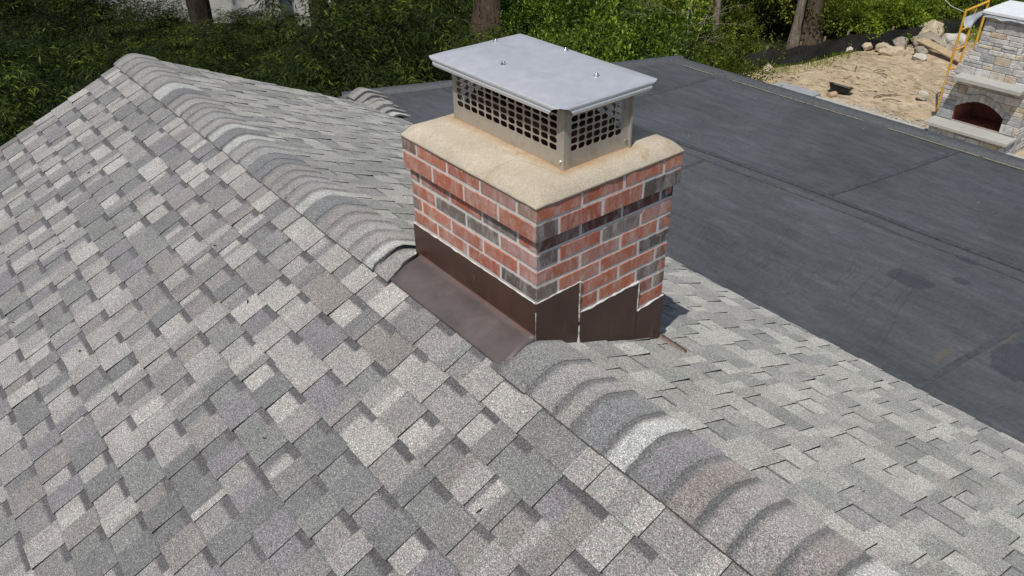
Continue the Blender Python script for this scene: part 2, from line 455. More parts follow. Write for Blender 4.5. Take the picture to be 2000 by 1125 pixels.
# far run, from the far gable to the chimney back face
xs = [-4.84, -4.70, -4.55, -4.42, -4.28, -4.136, -3.953, -3.771, -3.64, -3.527, -3.40, -3.29, -3.18, -3.05, -2.93, -2.816, -2.70, -2.585, -2.445, -2.318, -2.22, -2.13, -2.02, -1.925, -1.83, -1.727, -1.615, -1.493, -1.38, -1.27, -1.15, -1.03, -.93]
cols = {6: 0, 7: 5, 14: 0, 15: 5, 16: 0, 19: 5, 20: 5, 25: 0, 26: 5, 31: 0, 10: 3, 11: 3, 22: 3, 27: 3, 1: 3, 21: 3}
for i in range(len(xs)-1):
    c = CAPS[cols[i]] if i in cols else CAPS[r.choice([2, 3, 4, 2, 4, 6])]
    b1 = .033 if i == len(xs)-2 else .0225
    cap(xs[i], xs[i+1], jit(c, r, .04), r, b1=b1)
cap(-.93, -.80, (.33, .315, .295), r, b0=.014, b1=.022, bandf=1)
# near run, in front of the chimney
xs = [-.025, .148, .287, .381, .53, .641, .79, .916, 1.033, 1.17, 1.29, 1.43, 1.56, 1.69, 1.82, 1.95]
nc = [(.24, .245, .24), (.31, .295, .28), (.31, .295, .275), (.215, .225, .235), (.44, .45, .43), (.225, .22, .235), (.28, .245, .225), (.32, .30, .285), (.315, .295, .28), (.28, .25, .235), (.42, .42, .40), (.3, .3, .3), (.3, .28, .27), (.33, .3, .3), (.3, .3, .29)]
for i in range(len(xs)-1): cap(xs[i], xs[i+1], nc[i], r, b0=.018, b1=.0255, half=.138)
# small raised curb with its own caps where slope and flat roof meet at the far eave
mb = MB(); prism(mb, [(1.88, -1.435), (2.01, -1.40), (2.12, -1.425), (2.14, -1.51), (1.8, -1.51)], -5.06, -4.62, (.30, .295, .28))
hpart(mb.build('eave_curb', M_SH))
xs = [-5.07, -4.95, -4.84, -4.74, -4.63, -4.52, -4.41]
for i in range(6):
    cap(xs[i], xs[i+1], [(.31, .30, .29), (.27, .25, .245), (.28, .26, .25), (.31, .30, .28), (.31, .31, .29), (.43, .44, .42)][i], r, half=.14, yc=2.02, zc=-1.362-.017*i, t=.46, b0=.008, b1=.016)

# bits of leaf and twig lying on the shingles
mb = MB(); r = random.Random(71)
for (x, y) in ((-3.55, -.78), (-1.93, -.55), (-1.35, -.62), (-1.95, -1.3), (-.6, -.9), (-2.6, -1.5), (.35, -.55), (-.3, -1.4), (-3.0, -1.1)):
    a = r.uniform(0, 3); L = r.uniform(.006, .014); z = RZ-T*abs(y-RY)+.012
    p = [(x, y, z), (x+L*math.cos(a), y+L*math.sin(a), z-T*abs(0)+T*L*math.sin(a)+.002), (x+2*L*math.cos(a+.3), y+2*L*math.sin(a+.3), z+2*T*L*math.sin(a+.3)+.001)]
    mb.tube(p, [.0018, .0035, .001], 5)
tag(mb.build('leaf_litter', simple('dry_leaf_bits', (.03, .026, .02), .9)), kind='stuff')

# ---------------------------------------------------------------- flat roof
FZ = -1.5
XE = 3.6
def edge_x(y): return -5.22+(y-2.2)*(-3.93+5.22)/(5.33-2.2)
mb = MB()
far = [(edge_x(1.9), 1.9), (edge_x(5.33), 5.33)]
NX, NY = 90, 34
grid = []
for j in range(NY+1):
    y = 1.9+(5.33-1.9)*j/NY; row = []
    for i in range(NX+1):
        x = edge_x(y)+(XE-edge_x(y))*i/NX
        z = FZ+.006*noise.noise(Vector((x*.9, y*.9, 0)))
        row.append((x, y, z))
    grid.append(row)
mb.sweep([g[::-1] for g in grid], (1, 1, 1), 0, True)
froof = hpart(mb.build('flat_roof', M_EPDM, weld=True))
for p in froof.data.polygons: pass
mb = MB()
v = [(edge_x(1.9)+.02, 1.9), (edge_x(5.33)+.02, 5.32), (XE, 5.32), (XE, 1.9)]
n = 4; vv = [(x, y, FZ-.02) for x, y in v]+[(x, y, FZ-.28) for x, y in v]
mb.idx(vv, [(0, 1, 2, 3)[::-1], (4, 5, 6, 7)]+[(i, (i+1) % 4, 4+(i+1) % 4, 4+i) for i in range(4)])
hpart(mb.build('fascia', M_TRIM))
mb = MB(); v = [(edge_x(2.2)+.35, 2.0), (edge_x(5.33)+.35, 5.0), (XE-.2, 5.0), (XE-.2, 2.0)]
vv = [(x, y, FZ-.2) for x, y in v]+[(x, y, GZ-.2) for x, y in v]
mb.idx(vv, [(0, 1, 2, 3)[::-1], (4, 5, 6, 7)]+[(i, (i+1) % 4, 4+(i+1) % 4, 4+i) for i in range(4)])
hpart(mb.build('wall', M_CLAP))
# raised membrane covered edges
def strip_along(a, b, w0, w1, zs, mat, name, nseg=40, wob=.0, col=(1, 1, 1)):
    a = Vector((*a, 0)); b = Vector((*b, 0)); d = (b-a).normalized(); nrm = Vector((-d.y, d.x, 0))
    mb = MB(); rings = []
    for i in range(nseg+1):
        p = a+(b-a)*i/nseg; o = wob*noise.noise(Vector((p.x*1.7, p.y*1.7, 3)))
        rings.append([tuple(p+nrm*(w0+(w1-w0)*k/(len(zs)-1)+o)+Vector((0, 0, zz+wob*.3*noise.noise(Vector((p.x*4, p.y*4, k)))))) for k, zz in enumerate(zs)])
    mb.sweep(rings, col, 0, True); return hpart(mb.build(name, mat, weld=True))
M_EDGE = simple('membrane_edge', (.072, .077, .082), .55, .2, 30, .3, spec=.45)
zz = [FZ+.001, FZ+.04, FZ+.046, FZ+.046, FZ+.044, FZ-.03]
strip_along((-3.93, 5.24), (XE, 5.28), 0, .13, zz, M_EDGE, 'roof_edge', 80, .006)
a2 = (edge_x(1.9)+.10, 1.9); b2 = (edge_x(5.37)+.10, 5.37)
strip_along(a2, b2, 0, .13, zz, M_EDGE, 'roof_edge', 50, .005)
M_YEL = simple('dried_adhesive_line', (.28, .26, .18), .8, .3, 30)
mb = MB(); rr = random.Random(3); x = -3.7
while x < XE-.3:
    L = rr.uniform(.25, .9); n = 8
    pts = [(x+L*i/n, 5.235+.005*noise.noise(Vector(((x+L*i/n)*3, 0, 0))), FZ+.0085+.002*rr.random()) for i in range(n+1)]
    mb.tube(pts, .0036, 4); x += L+rr.choice([.02, .03, .25])
hpart(mb.build('adhesive_bead', M_YEL))
# lap seams: raised double laps of the sheet
M_SEAM = simple('membrane_seam', (.060, .066, .071), .62, .25, 25, .3, spec=.4)
def seam(pts, wd, h, name='seam'):
    mb = MB(); P3 = [Vector((*p, 0)) for p in pts]; rings = []
    # densify
    D = []
    for i in range(len(P3)-1):
        n = max(2, int((P3[i+1]-P3[i]).length/.06))
        D += [P3[i].lerp(P3[i+1], k/n) for k in range(n)]
    D.append(P3[-1])
    for i, p in enumerate(D):
        t = (D[min(i+1, len(D)-1)]-D[max(i-1, 0)]).normalized(); nr = Vector((-t.y, t.x, 0))
        o = .008*noise.noise(Vector((p.x*2.2, p.y*2.2, 5))); zz = .004+.006*noise.noise(Vector((p.x*.9, p.y*.9, 0)))*0
        base = FZ+.006*noise.noise(Vector((p.x*.9, p.y*.9, 0)))
        rings.append([tuple(p+nr*(o+wd*q)+Vector((0, 0, base+z_))) for q, z_ in ((-.5, .001), (-.46, h), (0, h*1.15), (.46, h), (.5, .001))])
    mb.sweep(rings[::1], (1, 1, 1), 0, False)
    o = hpart(mb.build(name, M_SEAM, weld=True)); return o
seam([(-5.0, 3.62), (-2.25, 3.60), (-1.0, 3.66), (.6, 3.69), (2.4, 3.75), (XE, 3.78)], .045, .012)
seam([(-.93, 3.67), (-.80, 4.5), (-.70, 5.22)], .05, .008)
seam([(-5.0, 3.50), (-2.25, 3.47), (-1.0, 3.52), (.6, 3.56), (XE, 3.62)], .012, .004, 'membrane_fold')
seam([(-3.4, 3.62), (-3.25, 5.2)], .05, .004)
seam([(1.35, 3.72), (1.25, 5.2)], .05, .004)
seam([(.62, 2.0), (.78, 3.50)], .04, .004)
seam([(-2.05, 2.0), (-1.95, 3.45)], .04, .004)
seam([(-5.05, 2.9), (-4.0, 2.86), (-3.2, 2.90)], .12, .012, 'membrane_fold')
# wrinkles in the loose membrane near the eave
r = random.Random(9)
mb = MB()
for i in range(26):
    x0 = -1.75+i*.085+r.uniform(-.03, .03); y0 = r.uniform(2.15, 2.35); L = r.uniform(.35, 1.0)
    pts = []
    n = 22
    for k in range(n+1):
        y = y0+L*k/n; x = x0-.28*(y-y0)+.05*noise.noise(Vector((x0*3, y*2.2, 1)))+.015*noise.noise(Vector((x0*9, y*9, 2)))
        pts.append((x, y))
    rings = []
    for k, (x, y) in enumerate(pts):
        hgt = .0085*math.sin(PI*k/n)**.6*(.6+.4*r.random()); b = FZ+.006*noise.noise(Vector((x*.9, y*.9, 0)))
        rings.append([(x-.016, y, b+.0005), (x-.006, y, b+.0006+hgt*.8), (x, y, b+.0008+hgt), (x+.006, y, b+.0006+hgt*.8), (x+.016, y, b+.0005)])
    mb.sweep([q[::-1] for q in rings], (1, 1, 1), 0, True)
hpart(mb.build('membrane_wrinkles', M_EPDM, weld=True))

# ---------------------------------------------------------------- chimney
A, B = .853, .745
D_ = .017
CH = .0677; MJ = .0128
chim = empty('chimney', (-.43, .37, -1.2)); hpart(chim)
def cpart(o):
    o.parent = chim; o.matrix_parent_inverse = (Matrix.Translation((-.43, .37, -1.2))).inverted(); return o
RED = [(.47, .160, .095), (.52, .18, .105), (.42, .135, .085), (.49, .20, .13), (.46, .175, .11), (.36, .14, .095)]
DK = (.125, .103, .094); GR = (.20, .165, .14); BR = (.23, .145, .10); BK = (.045, .044, .046); TAN = (.34, .19, .13); PK = (.44, .22, .18); DR = (.17, .075, .06)
r = random.Random(12)
def RD(): return r.choice(RED)
# per course: colours on the left face (from the front corner to the back) and on the right face (from the front corner to the right)
LEFT = {1: [TAN, PK, None, None, BR], 2: [None]*4, 3: [None, GR, None, None, BR], 4: [PK, GR, GR, None], 5: [PK, None, None, None, None], 6: [DK, None, None, None]}
RIGHT = {1: [None, None, None, None], 2: [DK, None, None, DK], 3: [DR, DR, DR, BK], 4: [DK, None, GR, PK], 5: [None, PK, None, BR], 6: [GR, None, None, DK],
         7: [None, None, None, BR], 8: [None, None, None, GR], 9: [None, None, None, BR], 10: [None, None, None, None]}
mbk = MB(); core = MB()
core.box((-A+.0022, .0022, -2*CH), (-.0022, B-.0022, -.002))
core.box((-A+D_+.0022, D_+.0022, -1.35), (-D_-.0022, B-D_-.0022, -2*CH+.0005))
for c in range(1, 14):
    ins = 0 if c <= 2 else D_
    x0, x1, y0, y1 = -A+ins, -ins, ins, B-ins
    zt = -(c-1)*CH-(.0 if c > 1 else .002); zb = -c*CH+MJ
    if c == 2: zb = -2*CH+.001
    if c == 3: zt -= .004
    odd = c % 2 == 1
    # left face (-Y): odd course starts with a header at the front corner, even with a stretcher
    SL, HL = .2135, .1065
    def lay(length, first_header):
        out = []; p = 0; k = 0
        nom = ([HL]+[SL]*10) if first_header else [SL]*10
        while p < length-.02:
            wd = nom[k]; e = min(p+wd, length)
            if length-e < .05: e = length
            out.append((p, e)); p = e; k += 1
        # stretch so that the last is no sliver
        return out
    DP = .1
    for face, length, fh in (('L', x1-x0, odd), ('R', y1-y0, not odd), ('F', x1-x0, not odd), ('B', y1-y0, odd)):
        cols = (LEFT if face == 'L' else RIGHT if face == 'R' else {}).get(c, [])
        lay_ = lay(length, fh)
        for k, (p, e) in enumerate(lay_):
            a_, b_ = p+(MJ/2 if k else 0), e-(MJ/2 if k < len(lay_)-1 else 0)
            col = cols[k] if k < len(cols) and cols[k] else RD()
            if face in 'FB' and r.random() < .2: col = GR
            col = jit(col, r, .10)
            j = r.uniform(-.0012, .0008); jz = r.uniform(-.001, .001)
            # corner bricks: only the face that owns the corner goes right into it
            t0 = 0 if k else 0
            bev = .0022
            if face == 'L':
                lo = (x1-b_, y0+j, zb+jz); hi = (x1-a_-(.0006 if k == 0 else 0), y0+.045, zt+jz)
            elif face == 'R':
                lo = (x1-.045, y0+a_+(.0006 if k == 0 else 0), zb+jz); hi = (x1-j, y0+b_, zt+jz)
            elif face == 'F':
                lo = (x0+a_, y1-.045, zb+jz); hi = (x0+b_, y1-j, zt+jz)
            else:
                lo = (x0+j, y1-b_, zb+jz); hi = (x0+.045, y1-a_, zt+jz)
            if face == 'L' and k == len(lay_)-1: lo = (x0-.0, lo[1], lo[2])
            n0 = len(mbk.v); mbk.box(lo, hi, col, 0, bev=bev)
            sd = Vector((c*3.1, k*5.7, 'LRFB'.index(face)))
            for q in range(n0, len(mbk.v)):
                p = Vector(mbk.v[q]); o3 = noise.noise_vector(p*28+sd)*.0022; mbk.v[q] = tuple(p+Vector((o3.x*.5, o3.y*.5, o3.z)))
# cut pieces of brick showing between the step flashings
# soft mortar smear beads
cpart(core.build('mortar_core', M_MORTAR))
cpart(mbk.build('brickwork', M_BRICK))

# crown: a trowelled cement slab with rounded shoulders
N_ = 64
mb = MB()
rings = []
prof = [(0, -.004), (0, .004), (.003, .008), (.018, .028), (.034, .042), (.043, .0465), (.055, .049), (.08, .051), (.12, .053), (.2, .055)]
def rrect(x0, x1, y0, y1, ins, z, jitter):
    pts = []
    cx = [(x1-ins, y0+ins), (x1-ins, y1-ins), (x0+ins, y1-ins), (x0+ins, y0+ins)]
    n = 16
    cc = min(.012, ins*.5+.003)
    for q in range(4):
        a = Vector(cx[q]); b = Vector(cx[(q+1) % 4]); d = (b-a).normalized()
        a2 = a+d*cc; b2 = b-d*cc
        for k in range(n+1):
            p = a2.lerp(b2, k/n)
            o = jitter*noise.noise(Vector((p.x*14, p.y*14, z*30)))
            nrm = Vector((d.y, -d.x))
            pts.append((p.x+nrm.x*o, p.y+nrm.y*o, z+jitter*.5*noise.noise(Vector((p.x*9, p.y*9, 4)))))
    return pts
for ins, z in prof: rings.append(rrect(-A-.003, .003, -.003, B+.003, ins, z, .004))
mb.sweep([q[::1] for q in rings], (1, 1, 1), 0, True, close=True)
mb.idx(rings[-1], [tuple(range(len(rings[-1])))], (1, 1, 1), 0, True)
mb.idx(rings[0], [tuple(range(len(rings[0])))[::-1]], (1, 1, 1), 0, False)
cpart(mb.build('crown', M_CROWN, weld=True))

# step flashing on the right face and side flashing on the left face
def panel(mb, pts, thick, nrm, col=(1, 1, 1)):
    n = len(pts); nv = Vector(nrm)*thick
    v = [tuple(p) for p in pts]+[tuple(Vector(p)+nv) for p in pts]
    mb.idx(v, [tuple(range(n, 2*n)), tuple(range(n))[::-1]]+[(i, (i+1) % n, n+(i+1) % n, n+i) for i in range(n)], col)
yf = D_-.0035
mb = MB(); panel(mb, [(-A+D_-.004, yf, -.408), (-D_+.004, yf, -.404), (-D_+.004, yf, -.60), (-A+D_-.004, yf, -.60)], .003, (0, -1, 0))
cpart(mb.build('side_flashing', M_FLASH))
xf = -D_+.0035
def sstep(y0, y1, zt0, zt1, x=xf):
    mb = MB(); zb0 = -.575-T*(y0+.0)-.03; zb1 = -.575-T*y1-.03
    panel(mb, [(x, y0, zt0), (x, y0, zb0), (x, y1, zb1), (x, y1, zt1)], .0025, (1, 0, 0)); return cpart(mb.build('step_flashing', M_FLASH))
sstep(D_-.004, .232, -.406, -.398)
sstep(.232, .568, -.546, -.538, xf+.0012)
sstep(.568, B-D_+.004, -.682, -.670, xf+.0024)
mb = MB(); panel(mb, [(-D_, B-D_+.003, -.67), (-D_, B-D_+.003, -1.02), (-A+D_, B-D_+.003, -1.02), (-A+D_, B-D_+.003, -.67)], .003, (0, 1, 0)); cpart(mb.build('side_flashing', M_FLASH))
mb = MB(); panel(mb, [(-A+D_-.003, y, z) for y, z in ((B-D_, -.75), (B-D_, -1.0), (D_, -.62), (D_, -.41))], .003, (-1, 0, 0)); cpart(mb.build('side_flashing', M_FLASH))
# irregular sealant and mortar beads along the flashing edges
def bead(pts, rad, name, mat, seed, jz=.5, n=6):
    rr = random.Random(seed); P3 = [Vector(p) for p in pts]; D = []
    for i in range(len(P3)-1):
        m = max(2, int((P3[i+1]-P3[i]).length/.008)); D += [P3[i].lerp(P3[i+1], k/m) for k in range(m)]
    D.append(P3[-1])
    D = [p+Vector((0, 0, rad*jz*1.6*noise.noise(p*40))) for p in D]
    mb = MB(); mb.tube(D, [rad*max(.25, .55+.8*noise.noise(p*30+Vector((seed, 0, 0)))+.2*rr.random()) for p in D], n)
    return cpart(mb.build(name, mat))
bead([(-A+D_-.002, yf-.001, -.404), (-D_, yf-.001, -.401)], .0036, 'mortar_bead', M_MORTAR, 1)
bead([(xf-.001, D_, -.401), (xf-.001, .229, -.394)], .0036, 'mortar_bead', M_MORTAR, 2)
bead([(xf+.001, .233, -.394), (xf+.001, .231, -.50), (xf+.002, .234, -.60), (xf+.003, .233, -.685)], .0065, 'sealant_bead', M_CAULK, 3)
bead([(xf+.001, .236, -.541), (xf+.001, .565, -.532)], .0062, 'mortar_bead', M_MORTAR, 4)
bead([(xf+.002, .568, -.535), (xf+.002, .568, -.675)], .0055, 'mortar_bead', M_MORTAR, 5)
bead([(xf+.003, .57, -.677), (xf+.003, B-D_-.002, -.664)], .0062, 'mortar_bead', M_MORTAR, 6)
bead([(-D_+.005, yf-.003, -.44), (-D_+.005, yf-.003, -.585)], .0025, 'sealant_bead', M_CAULK, 7)
def blob(c, s, name, mat, seed, sub=3):
    bm = bmesh.new(); bmesh.ops.create_icosphere(bm, subdivisions=sub, radius=1)
    for v in bm.verts:
        k = 1+.5*noise.noise(v.co*1.7+Vector((seed, 0, 0)))+.2*noise.noise(v.co*5+Vector((0, seed, 0)))
        v.co = Vector((v.co.x*s[0]*k, v.co.y*s[1]*k, v.co.z*s[2]*k))+Vector(c)
    me = bpy.data.meshes.new(name); bm.to_mesh(me); bm.free(); me.materials.append(mat)
    for p in me.polygons: p.use_smooth = True
    return link(name, me)
cpart(blob((-.012, .004, -.588), (.020, .012, .010), 'sealant_bead', M_CAULK, 2))
cpart(blob((-A+D_-.002, .010, -.565), (.012, .012, .012), 'sealant_bead', M_CAULK, 5))

# apron flashing lying on the left slope
def LS(x, y, o=0):      # point on the left slope plane lifted by o
    z = RZ-T*(RY-y) if y < RY else RZ-T*(y-RY)*.0+0
    z = RZ-T*abs(RY-min(y, RY)); return (x, y-SN*o, z+CS*o)
ap = [(-.835, yf, -.566), (-.842, -.02, -.560), (-.822, -.08, None), (-.800, -.150, None), (-.60, -.150, None), (-.3, -.150, None), (.006, -.150, None), (.006, -.08, None), (-.004, -.02, -.560), (-.013, yf, -.566)]
mb = MB()
nx = 26
rings = []
for k in range(nx+1):
    t = k/nx
    ring = []
    for (y, z, o) in ((yf-.003, -.546, 0), (yf-.006, -.5575, 0), (-.02, -.5575, 0), (-.06, None, .022), (-.10, None, .019), (-.135, None, .017), (-.146, None, .017), (-.150, None, .014), (-.151, None, .002)):
        xa = -.835+(yf-y)*.19; xb = -.012+(yf-y)*.11
        x = xa+(xb-xa)*t
        wv = .0016*noise.noise(Vector((x*5, y*9, 0)))
        ring.append((x, y, z+wv) if z is not None else tuple(Vector(LS(x, y, o+wv))))
    rings.append(ring)
mb.sweep([q[::-1] for q in rings], (1, 1, 1), 0, True)
for e in (0, -1):
    top = rings[e]; lo = [(p[0], p[1], p[2]-.014) for p in top]
    mb.sweep([top, lo] if e == 0 else [lo, top], (1, 1, 1), 0)
hpart(mb.build('apron_flashing', M_APRON, weld=True))
# dark tubes stand in for shade under the lifted cap edges behind the apron
mb = MB()
mb.tube([LS(-.80, -.165, .010), LS(-.80, -.12, .018), LS(-.803, -.06, .022), (-.806, -.03, -.552), (-.815, 0, -.551), (-.83, .014, -.555)], [.002, .004, .005, .006, .006, .007], 6)
hpart(mb.build('cap_gap_shade', M_BLACKGAP))
mb = MB()
mb.tube([LS(-.926, -.17, .008), LS(-.926, -.10, .013), (-.926, -.035, -.550), (-.926, .0, -.552), (-.926, .10, -.598)], [.003, .004, .004, .004, .003], 6)
hpart(mb.build('cap_gap_shade', M_BLACKGAP))
# scrap of bent flashing at the low corner of the chimney
mb = MB()
def RS(x, y, o): h = y-RY; return (x, y+SN*o, RZ-T*h+CS*o)
rings = []
for k in range(9):
    t = k/8; x = -.02+.145*t; y = .735+.02*t-.0*t
    hw = .016*(1-.55*t); rings.append([RS(x, y-hw, .006), RS(x, y-hw*.4, .012+.010*(1-t)), RS(x, y+hw*.2, .018+.012*(1-t)), RS(x, y+hw, .010), RS(x, y+hw*1.1, .004)])
mb.sweep([q[::-1] for q in rings], (1, 1, 1), 0, True); mb.face(rings[-1])
hpart(mb.build('bent_flashing_tab', simple('bent_tab_metal', (.16, .12, .10), .4, .3, 40, metal=.3), weld=True))

# ---------------------------------------------------------------- chimney cap
X0, X1, Y0, Y1 = -.752, -.087, .200, .526
Z0, Z1 = .046, .292
cc_o = Vector(((X0+X1)/2, (Y0+Y1)/2, Z0))
ccap = empty('chimney_cap', cc_o); hpart(ccap)
def kpart(o):
    o.parent = ccap; o.matrix_parent_inverse = Matrix.Translation(-cc_o); return o
def mesh_panel(length, ncol, nrow, m0, m1, zlow, cw, chh):
    """flat plate in local (u, z), with elongated holes, returned as list of polygons (outer faces) and hole rims"""
    polys = []; rims = []
    H = Z1-Z0
    hw, hh = cw*.425, chh*.40; rad = hh*.92; seg = 5
    def hole(cu, cz):
        pts = []
        for q, (sx, sy, a0) in enumerate(((1, -1, -90), (1, 1, 0), (-1, 1, 90), (-1, -1, 180))):
            for k in range(seg):
                a = R(a0+90*k/(seg-1)); pts.append((cu+sx*(hw-rad)+rad*math.cos(a), cz+sy*(hh-rad)+rad*math.sin(a)))
        return pts
    zt = zlow+nrow*chh
    polys += [[(0, 0), (length, 0), (length, zlow), (0, zlow)], [(0, zt), (length, zt), (length, H), (0, H)],
              [(0, zlow), (m0, zlow), (m0, zt), (0, zt)], [(length-m1, zlow), (length, zlow), (length, zt), (length-m1, zt)]]
    for i in range(ncol):
        for j in range(nrow):
            u0 = m0+i*cw; z0 = zlow+j*chh; h = hole(u0+cw/2, z0+chh/2); rims.append(h)
            cor = [(u0+cw, z0), (u0+cw, z0+chh), (u0, z0+chh), (u0, z0)]
            # corners belong to the middle of each arc
            for q in range(4):
                arc = h[q*seg:(q+1)*seg]; C = cor[q]
                for k in range(seg-1): polys.append([C, arc[k+1], arc[k]])
                nx_ = h[((q+1)*seg) % (4*seg)]; Cn = cor[(q+1) % 4]
                polys.append([C, Cn, nx_, arc[-1]])
    return polys, rims
def plate(fn, polys, rims, th, name):
    mb = MB()
    for p in polys:
        mb.face([fn(u, z, 0) for u, z in p]); mb.face([fn(u, z, th) for u, z in p][::-1])
    for h in rims:
        n = len(h)
        for k in range(n):
            a, b = h[k], h[(k+1) % n]; mb.face([fn(*a, 0), fn(*b, 0), fn(*b, th), fn(*a, th)])
    return kpart(mb.build(name, M_MESH))
LX, LY = X1-X0, Y1-Y0
cwL = (LX-.022-.034)/13; cwR = (LY-.030-.040)/7; chh = .0268; zl = .066
pl, rm = mesh_panel(LX, 13, 6, .034, .022, zl, cwL, chh)      # u from the front corner to the back
pr_, rmr = mesh_panel(LY, 7, 6, .030, .040, zl, cwR, chh)
plate(lambda u, z, t: (X1-u, Y0+t, Z0+z), pl, rm, .0012, 'mesh_panel')
plate(lambda u, z, t: (X1-u, Y1-t, Z0+z), pl, rm, .0012, 'mesh_panel')
plate(lambda u, z, t: (X1-t, Y0+u, Z0+z), pr_, rmr, .0012, 'mesh_panel')
plate(lambda u, z, t: (X0+t, Y0+u, Z0+z), pr_, rmr, .0012, 'mesh_panel')
# lapped corner strips
for (cx, cy, sx, sy) in ((X1, Y0, 1, -1), (X1, Y1, 1, 1), (X0, Y0, -1, -1), (X0, Y1, -1, 1)):
    mb = MB(); wd = .026 if cy == Y0 else .036; t = .0016
    mb.box((cx-(wd*.8 if sx > 0 else t), min(cy, cy+sy*t), Z0-.002), (cx+(t if sx > 0 else wd*.8), max(cy, cy+sy*t), Z1))
    mb.box((min(cx, cx+sx*t)+(sx*.0002), cy-(t*0 if sy < 0 else wd), Z0-.002), (max(cx, cx+sx*t)+sx*.0002, cy+(wd if sy < 0 else 0), Z1-.0005))
    if cy == Y1 and sx > 0: mb.box((cx, cy-.006, Z0-.002), (cx+.012, cy+.0014, Z1-.001))
    kpart(mb.build('corner_post', M_MESH))
def screw(c, nrm, name='screw', rad=.0065):
    bm = bmesh.new(); bmesh.ops.create_cone(bm, cap_ends=True, segments=6, radius1=rad, radius2=rad*.9, depth=rad*.9)
    q = Vector(nrm).to_track_quat('Z', 'Y').to_matrix().to_4x4(); bmesh.ops.transform(bm, matrix=Matrix.Translation(c) @ q, verts=bm.verts)
    me = bpy.data.meshes.new(name); bm.to_mesh(me); bm.free(); me.materials.append(M_BOLT); return link(name, me)
kpart(screw((X1-.014, Y0-.004, Z0+.035), (0, -1, 0)))
kpart(screw((X1-.014, Y0-.004, Z0+.225), (0, -1, 0)))
kpart(screw((X1+.004, Y1-.018, Z0+.035), (1, 0, 0)))
kpart(screw((X1+.004, Y1-.018, Z0+.225), (1, 0, 0)))
# lid: softly hipped sheet with rolled double lips
LX0, LX1, LY0, LY1, LZ = -.842, -.058, .155, .622, .298
mb = MB(); nx, ny = 112, 80
def lidz(x, y):
    d = min(x-LX0, LX1-x, y-LY0, LY1-y)
    dd = [x-LX0, LX1-x, y-LY0, LY1-y]
    # smooth minimum keeps a soft crease from each corner
    s = -math.log(sum(math.exp(-q/.009) for q in dd))*.009
    s = max(0, s+.003); t = min(1, s/.115); return LZ+.024*(1-(1-t)**1.35)+.0016*noise.noise(Vector((x*6, y*6, 0)))-.0022*math.exp(-((x+.33)**2+(y-.33)**2)/.0016)-.002*math.exp(-((x+.62)**2+(y-.30)**2)/.001)
rings = []
for j in range(ny+1):
    y = LY0+(LY1-LY0)*j/ny
    rings.append([(LX0+(LX1-LX0)*i/nx, y, lidz(LX0+(LX1-LX0)*i/nx, y)) for i in range(nx+1)])
mb.sweep([q[::-1] for q in rings], (1, 1, 1), 0, True)
lid = kpart(mb.build('lid', M_LID, weld=True))
# rolled lips along the four sides
def lip(a, b, out, ca, cb, name='lid_lip'):
    a = Vector(a); b = Vector(b); o = Vector(out); d = (b-a).normalized(); mb = MB()
    prof = [(-.001, .001, 0), (.004, -.001, .12), (.007, -.006, .45), (.006, -.013, .7), (.002, -.016, .76), (.005, -.019, .8), (.007, -.025, .88), (.005, -.032, .95), (-.004, -.038, 1.0), (-.014, -.041, 1.0), (-.016, -.039, 1.0)]
    L = (b-a).length; rings = []
    for k in range(25):
        t = k/24; ring = []
        for (q, z, f) in prof:
            p = a+d*(ca*f+(L-(ca+cb)*f)*t)+o*q+Vector((0, 0, LZ+z+.0008*noise.noise(Vector((k*.35, q*50, z*30))))); ring.append(tuple(p))
        rings.append(ring)
    mb.sweep(rings, (1, 1, 1), 0, True)
    inner = [[tuple(Vector(p)-o*.0012) for p in rg] for rg in rings]
    mb.sweep([q[::-1] for q in inner], (1, 1, 1), 0, True)
    return kpart(mb.build(name, M_LID))
for a, b, out, ca, cb in (((LX0, LY0, 0), (LX1, LY0, 0), (0, -1, 0), .035, .055), ((LX1, LY0, 0), (LX1, LY1, 0), (1, 0, 0), .055, .035), ((LX1, LY1, 0), (LX0, LY1, 0), (0, 1, 0), .035, .035), ((LX0, LY1, 0), (LX0, LY0, 0), (-1, 0, 0), .035, .035)):
    l_ = lip(a, b, out, ca, cb); l_.parent = lid; l_.matrix_parent_inverse = Matrix.Identity(4)
for x, y in ((-.50, .262), (-.175, .430), (-.765, .430), (-.50, .575)):
    z = lidz(x, y); mb = MB()
    mb.tube([(x, y, z+.0005), (x, y, z+.0022)], [.0115, .0110], 14); mb.tube([(x, y, z+.0022), (x, y, z+.0075)], [.0088, .0082], 6, sm=False); mb.tube([(x, y, z+.007), (x, y, z+.0105), (x, y, z+.012)], [.0055, .0048, .001], 10)
    kpart(mb.build('bolt', M_BOLT))
# clay flue tiles inside
for (fx0, fx1) in ((-.70, -.44), (-.40, -.14)):
    mb = MB(); o = [(fx0, .245), (fx1, .245), (fx1, .485), (fx0, .485)]; i_ = [(fx0+.02, .265), (fx1-.02, .265), (fx1-.02, .465), (fx0+.02, .465)]
    for z0_, z1_, pp, rev in ((Z0-.01, .165, o, False), (-.1, .165, i_, True)):
        for k in range(4):
            a, b = pp[k], pp[(k+1) % 4]; q = [(*a, z0_), (*b, z0_), (*b, z1_), (*a, z1_)]; mb.face(q[::-1] if rev else q)
    for k in range(4):
        mb.face([(*o[k], .165), (*o[(k+1) % 4], .165), (*i_[(k+1) % 4], .165), (*i_[k], .165)])
    mb.face([(*p, -.05) for p in i_])
    cpart(mb.build('clay_flue', M_FLUE))

